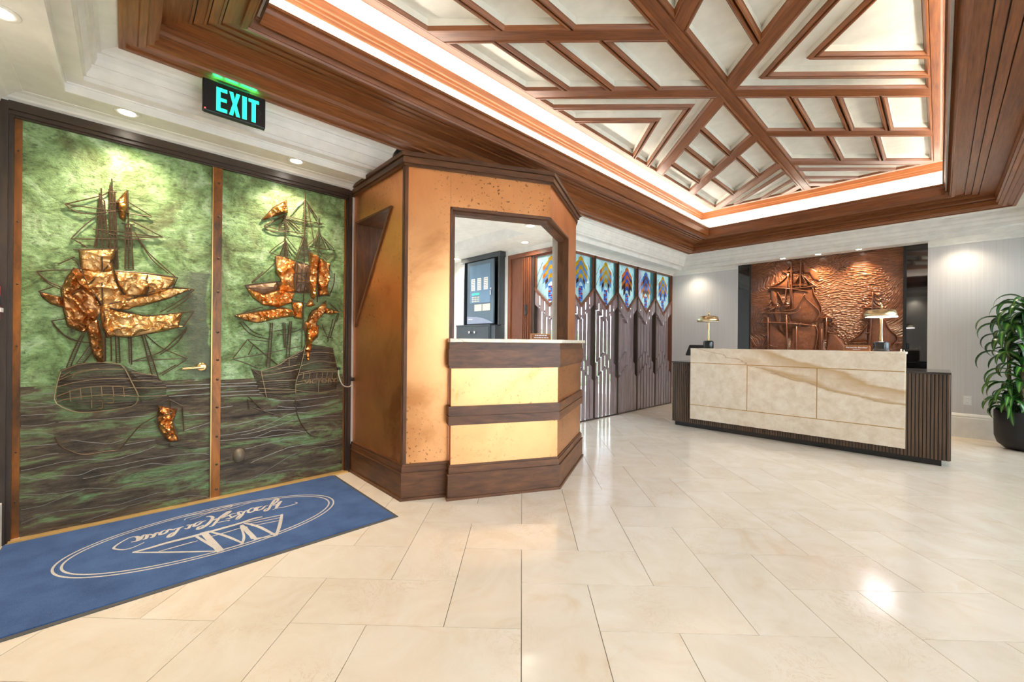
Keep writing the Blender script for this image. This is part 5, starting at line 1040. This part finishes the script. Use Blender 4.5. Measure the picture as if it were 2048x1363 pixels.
# worktop
ct = B(); a0_, a1_ = ap(-0.26), ap(CD + 0.032); ts, te = TC1 - 0.012, TC2 + 0.05
ct.prism([(p[0], p[1], 1.143) for p in (q1(TO1 + 0.002, -0.26, 0), a0_, q2(TO2 - 0.002, -0.26, 0), q2(TO2 - 0.002, 0.0, 0), q2(te, 0.0, 0), q2(te, CD + 0.032, 0), a1_, q1(ts, CD + 0.032, 0), q1(ts, 0.0, 0), q1(TO1 + 0.002, 0.0, 0))], (0, 0, 0.027))
wt = ct.obj('worktop', M_marble, bevel=0.003); tag(wt, 'cream stone worktop on the copper booth counter', 'worktop')
def plate(loc, u, n_, w, h, lines, label, cat='name plate'):
    u, n_ = Vector(u), Vector(n_); o = Vector(loc); t = thing('name_plate', loc, label, cat)
    b = B(); b.prism([o - u * w / 2 + n_ * a + Vector((0, 0, z)) for a, z in ((0.020, 0), (-0.020, 0), (-0.004, h), (0.0, h))], u * w); b.obj('wedge', M_plateedge, t)
    nn = (n_ * h + Vector((0, 0, 0.020))).normalized(); up = (Vector((0, 0, h)) - n_ * 0.020).normalized(); c = o + n_ * 0.0108 + Vector((0, 0, h / 2)) 
    b = B(); m4 = [c + u * a * (w / 2 - 0.004) + up * z * (h / 2 - 0.004) for a, z in ((-1, -1), (1, -1), (1, 1), (-1, 1))]; b.prism(m4, nn * 0.0012); b.obj('face', M_plate, t)
    for s, size, dz, wd in lines:
        if s is None:      # print too small to read in the photograph: a row of word-length strokes
            x_ = -wd / 2
            while x_ < wd / 2 - 0.004:
                l_ = min(R.uniform(0.010, 0.026), wd / 2 - x_); B().prism([c + nn * 0.0013 + u * q + up * (dz + r_) for q, r_ in ((x_, -size / 3), (x_ + l_, -size / 3), (x_ + l_, size / 3), (x_, size / 3))], nn * 0.0004).obj('print_stroke', M_ink, t); x_ += l_ + 0.004
            continue
        text('lettering', s, size, c + nn * 0.0016 + up * dz, u, up, M_ink, t, 0.0003, 0.0004, wd)
    return t
pl_n = Vector((N1.x, N1.y, 0)); pl_u = Vector((F1.x, F1.y, 0))
pc_ = q1(L1 - 0.085, 0.03, 1.170)
plate(tuple(pc_), pl_u, pl_n, 0.165, 0.046, [(None, 0.011, 0.009, 0.100), (None, 0.010, -0.010, 0.120)], 'small copper-coloured name plate on the booth worktop')

# ================================================================ CONCIERGE DESK
DX0, DX1, DY = -2.612, 0.072, 5.625
desk = thing('concierge_desk', (-1.27, DY + 0.35, 0), 'long concierge desk with beige marble front and dark ribbed wood sides', 'desk')
B().box((DX0 + 0.03, DY + 0.04, 0), (DX1 - 0.055, DY + 0.66, 0.066)).obj('plinth', M_black, desk)
B().box((DX0 + 0.006, DY + 0.008, 0.062), (DX1 - 0.006, DY + 0.70, 0.876)).obj('carcass', M_black, desk)
pitch = 0.0262; nsl = int((DX1 - DX0) / pitch); pitch = (DX1 - DX0) / nsl
sl_v = [(a * 1.0, b) for a, b in ((-0.0095, 0.008), (-0.0095, -0.008), (-0.007, -0.0105), (0.007, -0.0105), (0.0095, -0.008), (0.0095, 0.008))]
sme = []
for q in range(5):
    b = B(); b.prism([(x, y, 0.0) for x, y in sl_v], (0, 0, 0.814)); sme.append(b.me(M_tamb, (0, 0, 1)))
ssh = []
for q in range(5):
    b = B(); b.prism([(x, y, 0.0) for x, y in sl_v], (0, 0, 0.10)); ssh.append(b.me(M_tamb, (0, 0, 1)))
MX0, MX1 = -2.335, -0.236
for i in range(nsl):
    x = DX0 + pitch * (i + 0.5); full = x < MX0 + 0.02 or x > MX1 - 0.02
    o = bpy.data.objects.new('slat', (sme if full else ssh)[R.randrange(5)]); link(o, desk, Vector((x, DY + 0.006, 0.062)) - WL['concierge_desk'])
for i in range(20):
    y = DY + 0.03 + i * 0.034
    if y < DY + 0.69:
        o = bpy.data.objects.new('slat', sme[i % 5]); link(o, desk, Vector((DX1 - 0.004, y, 0.062)) - WL['concierge_desk']); o.rotation_euler = (0, 0, math.pi / 2)
        o = bpy.data.objects.new('slat', sme[i % 5]); link(o, desk, Vector((DX0 + 0.004, y, 0.062)) - WL['concierge_desk']); o.rotation_euler = (0, 0, -math.pi / 2)
M_dtop = plain('dark_desk_top', (0.045, 0.038, 0.034), 0.12)
B().box((DX0 - 0.004, DY - 0.012, 0.878), (MX0 + 0.02, DY + 0.71, 0.896)).obj('wing_top', M_dtop, desk, bevel=0.002); B().box((MX1 - 0.02, DY - 0.012, 0.878), (DX1 + 0.004, DY + 0.71, 0.896)).obj('wing_top', M_dtop, desk, bevel=0.002)
MY0, MY1 = DY - 0.052, DY + 0.012
def mpan(x0, x1, z0, z1): return B().box((x0, MY0, z0), (x1, MY1, z1)).obj('marble_panel', M_marble, desk, bevel=0.0015)
zs = [0.132, 0.325, 0.890, 1.062]; J1, J2 = -1.640, -0.940; g_ = 0.004
mpan(MX0, MX1, zs[0], zs[1] - g_); mpan(MX0, J1 - g_, zs[1] + g_, zs[2] - g_); mpan(J1 + g_, J2 - g_, zs[1] + g_, zs[2] - g_); mpan(J2 + g_, MX1, zs[1] + g_, zs[2] - g_); mpan(MX0, MX1, zs[2] + g_, zs[3])
for a, b in (((MX0, MY0 + 0.003, zs[1] - g_), (MX1, MY1, zs[1] + g_)), ((MX0, MY0 + 0.003, zs[2] - g_), (MX1, MY1, zs[2] + g_)), ((J1 - g_, MY0 + 0.003, zs[1] + g_), (J1 + g_, MY1, zs[2] - g_)), ((J2 - g_, MY0 + 0.003, zs[1] + g_), (J2 + g_, MY1, zs[2] - g_))): box('brass_strip', a, b, M_brassd, desk)
B().box((MX0, MY1, 0.876), (MX1, DY + 0.03, 1.062)).obj('backing', M_tamb, desk); B().box((MX0 - 0.002, MY0 - 0.002, 1.062), (MX1 + 0.006, DY + 0.25, 1.085)).obj('transaction_top', M_marble, desk, bevel=0.002)
B().box((MX1, MY0 + 0.004, zs[0]), (MX1 + 0.006, DY + 0.02, 1.062)).obj('marble_edge', M_marble, desk); B().box((MX0 + 0.1, DY + 0.20, 0.876), (MX1 - 0.1, DY + 0.23, 1.062)).obj('support', M_tamb, desk)
ZT = 1.085
plate((-0.607, DY - 0.005, ZT), (1, 0, 0), (0, -1, 0), 0.215, 0.058, [('Fernando Escobar', 0.021, 0.008, 0.175), ('Concierge', 0.013, -0.014, 0.062)], 'copper-coloured name plate on the concierge desk next to the lit lamp')
def lamp(x, y, label, lit):
    t = thing('table_lamp', (x, y, ZT), label, 'table lamp', 'brass mushroom lamps')
    B().lathe([(0.062, 0), (0.064, 0.004), (0.064, 0.086), (0.059, 0.098), (0.046, 0.104), (0.0, 0.105)], n=32).obj('base', M_lampbase, t, smooth=True, loc=(0, 0, 0))
    B().lathe([(0.017, 0.103), (0.013, 0.112), (0.0095, 0.23), (0.0125, 0.34), (0.0145, 0.42)], n=16).obj('stem', M_brass, t, smooth=True, loc=(0, 0, 0))
    sh = B().lathe([(0.131, 0.362), (0.135, 0.362), (0.131, 0.390), (0.120, 0.418), (0.095, 0.434), (0.04, 0.438), (0.0, 0.438)], n=44).lathe([(0.0, 0.428), (0.090, 0.424), (0.115, 0.410), (0.128, 0.384), (0.131, 0.362)], n=44).obj('shade', M_brassl, t, smooth=True, loc=(0, 0, 0)); sh.rotation_euler = (0, math.radians(-1.5), 0)
    B().lathe([(0.008, 0.434), (0.008, 0.488), (0.006, 0.492), (0.0, 0.492)], n=12).obj('finial', M_brass, t, smooth=True, loc=(0, 0, 0))
    B().lathe([(0.018, 0.356), (0.126, 0.356), (0.126, 0.364), (0.018, 0.364)], n=36).obj('diffuser', E_lamp if lit else M_ivory, t, loc=(0, 0, 0))
    return t
M_lampbase = plain('black_marble_base', (0.016, 0.018, 0.017), 0.12); M_brassl = plain('satin_brass', (0.74, 0.60, 0.36), 0.28, 1.0)
lamp(-2.160, DY + 0.10, 'unlit brass mushroom lamp at the left end of the desk', False); lamp(-0.424, DY + 0.10, 'lit brass mushroom lamp at the right end of the desk', True)
mn = thing('monitor', (-2.38, DY + 0.36, 0.896), 'black tilted screen behind the left end of the desk', 'monitor')
b = B(); b.prism([(-2.535, DY + 0.20, 0.985), (-2.535, DY + 0.215, 0.975), (-2.40, DY + 0.33, 1.125), (-2.40, DY + 0.315, 1.135)], (0.0, 0.0, 0.0)) if False else None
B().prism([(-2.50, DY + 0.17, 0.990), (-2.18, DY + 0.17, 0.990), (-2.18, DY + 0.30, 1.130), (-2.50, DY + 0.30, 1.130)], (0, 0.014, -0.013)).obj('screen', M_black, mn, bevel=0.002)
B().box((-2.40, DY + 0.27, 0.896), (-2.33, DY + 0.35, 0.906)).tube([(-2.365, DY + 0.31, 0.90), (-2.365, DY + 0.26, 1.05)], 0.012, 8).obj('stand', M_black, mn)
bell = thing('desk_ornament', (-0.268, DY + 0.02, ZT), 'tiny pale figurine at the right end of the desk top', 'figurine')
B().lathe([(0.010, 0), (0.011, 0.004), (0.004, 0.010), (0.008, 0.018), (0.003, 0.028), (0, 0.029)], (-0.268, DY + 0.02, ZT), 12).obj('body', M_ivory, bell, smooth=True); B().lathe([(0.006, 0), (0.004, 0.012), (0.0, 0.024)], (-0.247, DY + 0.02, ZT), 10).obj('cone', M_ivory, bell, smooth=True)

# ================================================================ CARVED MURAL
ZM0, ZM1 = 0.30, 2.53; YM = 7.70
mural = tag(box('carved_mural', (-2.215, YM, ZM0), (-0.352, YM + 0.036, ZM1), M_mural), 'large carved mahogany mural of sailing ships behind the desk', 'mural')
def mur3(p, h): return (p[0], YM - h, p[1])
for i, poly in enumerate(MURAL_FORMS):
    pl = [(a / 1000, b / 1000) for a, b in poly]; xs = [p[0] for p in pl]; zs_ = [p[1] for p in pl]; sz = min(max(xs) - min(xs), max(zs_) - min(zs_)); k = 0.006 + 0.028 * min(sz, 0.5)
    def hf(p, q, k=k, sz=sz, i=i): return k * (min(1, q / (0.30 * sz))) ** 0.45 + 0.0028 * math.sin(p[0] * 150 + 3 * noise.noise(Vector((p[0] * 3, p[1] * 3, i)))) * min(1, q / 0.02)
    v, f = sheet(pl, 0.024, hf, 0.008, mur3); f = [tuple(reversed(t)) for t in f]; obj('carved_sail', mesh(v, f, M_carved, (0, 0, 1), smooth=True), mural)
for w, P in MURAL_LINES:
    sp_ = smooth_path([(a / 1000, YM - 0.032, b / 1000) for a, b in P], 3); rad = min(w, 11) / 1000 * 0.66
    B().tube(sp_, rad, 6).tube([p + Vector((0, 0.011, 0)) for p in sp_], rad * 1.15, 6).tube([p + Vector((0, 0.022, 0)) for p in sp_], rad * 1.3, 6).obj('carved_spar', M_carved, mural, (0, 0, 1), smooth=True)
for (x0_, x1_), sd in (((-2.42, -2.240), 'left'), ((-0.318, -0.117), 'right')):
    gp = tag(box('dark_glass_panel', (x0_, YM + 0.004, 0.0), (x1_, YM + 0.036, 2.53), M_bglass), 'tall black mirror glass panel on the %s side of the mural' % sd, 'glass panel', 'black glass beside the mural')
    xa = x1_ if sd == 'left' else x0_; box('edge_trim', (xa, YM - 0.012, 0.0), (xa + (0.025 if sd == 'left' else -0.034), YM + 0.036, 2.53), M_black, gp)
oc_ = thing('wall_outlet', (0.24, Y1, 0.41), 'white power outlet on the papered wall beside the plant', 'outlet')
B().box((0.208, Y1 - 0.006, 0.408), (0.276, Y1, 0.522)).obj('cover_plate', M_plastic, oc_, bevel=0.002)
for z in (0.44, 0.49):
    rc = B().lathe([(0.017, 0), (0.017, -0.003), (0.0, -0.003)], (0.242, Y1 - 0.006, z), 18, ax='Y').obj('receptacle', M_plastic, oc_)
    for dx in (-0.006, 0.006): box('slot', (0.242 + dx - 0.001, Y1 - 0.0098, z - 0.004), (0.242 + dx + 0.001, Y1 - 0.0088, z + 0.006), M_slot, rc)

# ================================================================ POTTED DRACAENA
PX, PY = 0.660, 7.25
plant = thing('potted_dracaena', (PX, PY, 0), 'tall potted dracaena with striped arching leaves in a black pot', 'plant')
B().lathe([(0.10, 0), (0.155, 0.012), (0.205, 0.06), (0.228, 0.14), (0.232, 0.30), (0.232, 0.425), (0.224, 0.430), (0.220, 0.425), (0.220, 0.37), (0.0, 0.37)], n=40).obj('pot', M_matt, plant, smooth=True, loc=(0, 0, 0))
B().lathe([(0.219, 0.385), (0.12, 0.395), (0.0, 0.398)], n=30).obj('soil', M_soil, plant, loc=(0, 0, 0))
def leaf_mesh(L_, w, droop, seed):
    rr = random.Random(seed); v = []; f = []; n = 11; x = z = 0.0; ang = 0.95
    for i in range(n + 1):
        t = i / n; wd = w * (0.35 + 0.65 * math.sin(min(1, t * 1.9) * math.pi / 2)) * max(0.0, 1 - t ** 2.6) ** 0.8 + 0.0006
        tw = 0.35 * math.sin(t * 3 + seed)
        v += [(x, -wd * math.cos(tw), z + wd * (0.35 + 0.3 * math.sin(tw))), (x, 0, z - wd * 0.05), (x, wd * math.cos(tw), z + wd * (0.35 - 0.3 * math.sin(tw)))]
        x += math.cos(ang) * L_ / n; z += math.sin(ang) * L_ / n; ang -= droop / n * (1.4 if t > 0.25 else 0.7)
    for i in range(n): a = i * 3; f += [(a, a + 3, a + 4, a + 1), (a + 1, a + 4, a + 5, a + 2)]
    me = mesh(v, f, M_leaf, smooth=True); uvl = me.uv_layers.new(name='UVMap')
    for p in me.polygons:
        for li in p.loop_indices: vi = me.loops[li].vertex_index; uvl.data[li].uv = ((vi // 3) / n, (vi % 3) / 2)
    return me
LM = [leaf_mesh(0.29 + 0.05 * (i % 4), 0.034 + 0.005 * (i % 3), 2.1 + 0.25 * (i % 5), i) for i in range(10)]
rp = random.Random(11)
canes = [((-0.09, -0.06), 0.62, 0.24, 26), ((0.04, 0.05), 1.02, 0.40, 30), ((-0.03, -0.12), 0.98, 0.40, 26), ((0.09, -0.04), 1.42, 0.36, 34), ((-0.10, 0.06), 1.34, 0.34, 28), ((0.02, 0.0), 1.60, 0.20, 26), ((-0.14, -0.10), 0.52, 0.12, 14), ((0.10, 0.08), 0.70, 0.3, 14)]
for (cx, cy), top, span, cnt in canes:
    B().tube(smooth_path([(cx * 0.8, cy * 0.8, 0.36), (cx + rp.uniform(-.015, .015), cy, top * 0.6), (cx * 1.1, cy * 1.1, top)], 4), [0.016] * 9, 8).obj('cane', M_cane, plant, smooth=True, loc=(0, 0, 0))
    for i in range(cnt):
        t = i / cnt; z = top - span * t + 0.02; az = i * 2.399 + rp.uniform(-.3, .3) + cx * 30; tilt = -0.15 + 0.65 * t + rp.uniform(-.1, .1)
        o = bpy.data.objects.new('leaf', LM[rp.randrange(10)]); link(o, plant, (cx * 1.05, cy * 1.05, z)); o.rotation_euler = (rp.uniform(-.2, .2), tilt, az); s_ = rp.uniform(0.9, 1.25) * (0.78 if top < 0.75 else 1.0); o.scale = (s_, s_, s_)

# ================================================================ FLOOR MAT
MXa, MXb, MYa, MYb = -3.534, -2.432, -0.475, 1.305
mat_ = thing('floor_mat', (-3.0, 0.42, 0), 'blue entrance mat with a cream ship logo and script lettering', 'mat')
B().box((MXa, MYa, 0), (MXb, MYb, 0.005)).obj('rubber_edge', M_rubber, mat_)
B().box((MXa + 0.004, MYa + 0.004, 0.005), (MXb - 0.022, MYb - 0.022, 0.010)).obj('pile', M_mat, mat_)
def ribbon(path, w, z0=0.0095, z1=0.0108, closed=False):
    P = [Vector((p[0], p[1])) for p in path]; n = len(P); Lf, Rt = [], []
    for i in range(n):
        a, b_ = (P[i - 1], P[(i + 1) % n]) if closed else (P[max(i - 1, 0)], P[min(i + 1, n - 1)])
        t = (b_ - a); t = t.normalized() if t.length > 1e-9 else Vector((1, 0)); q = Vector((-t.y, t.x)); ww = w if closed else w * (0.55 + 0.45 * math.sin(math.pi * (i + 0.6) / (n + 0.2)))
        Lf.append(P[i] + q * ww / 2); Rt.append(P[i] - q * ww / 2)
    v = [(p.x, p.y, z1) for p in Lf] + [(p.x, p.y, z1) for p in Rt]; f = [(i, (i + 1) % n, n + (i + 1) % n, n + i) for i in range(n if closed else n - 1)]
    me = bpy.data.meshes.new('m'); me.from_pydata(v, [], f); me.update()
    if me.polygons and me.polygons[0].normal.z < 0: me.flip_normals()
    me.materials.append(M_matw); return me
for k in (0, 1):
    rx, ry = 0.362 - 0.026 * k, 0.668 - 0.030 * k
    obj('logo_ellipse', ribbon([(-3.005 + rx * math.cos(2 * math.pi * i / 96), 0.42 + ry * math.sin(2 * math.pi * i / 96)) for i in range(96)], 0.010, closed=True), mat_)
for i, (w, P) in enumerate(MATSTROKES):
    pts = smooth_path([(a / 1000, b / 1000, 0) for a, b in P], 5); obj('lettering_stroke' if i < 27 else 'ship_stroke', ribbon(pts, w * (1.08 if i < 27 else 1.45), z1=0.0108 + 0.00002 * i), mat_)
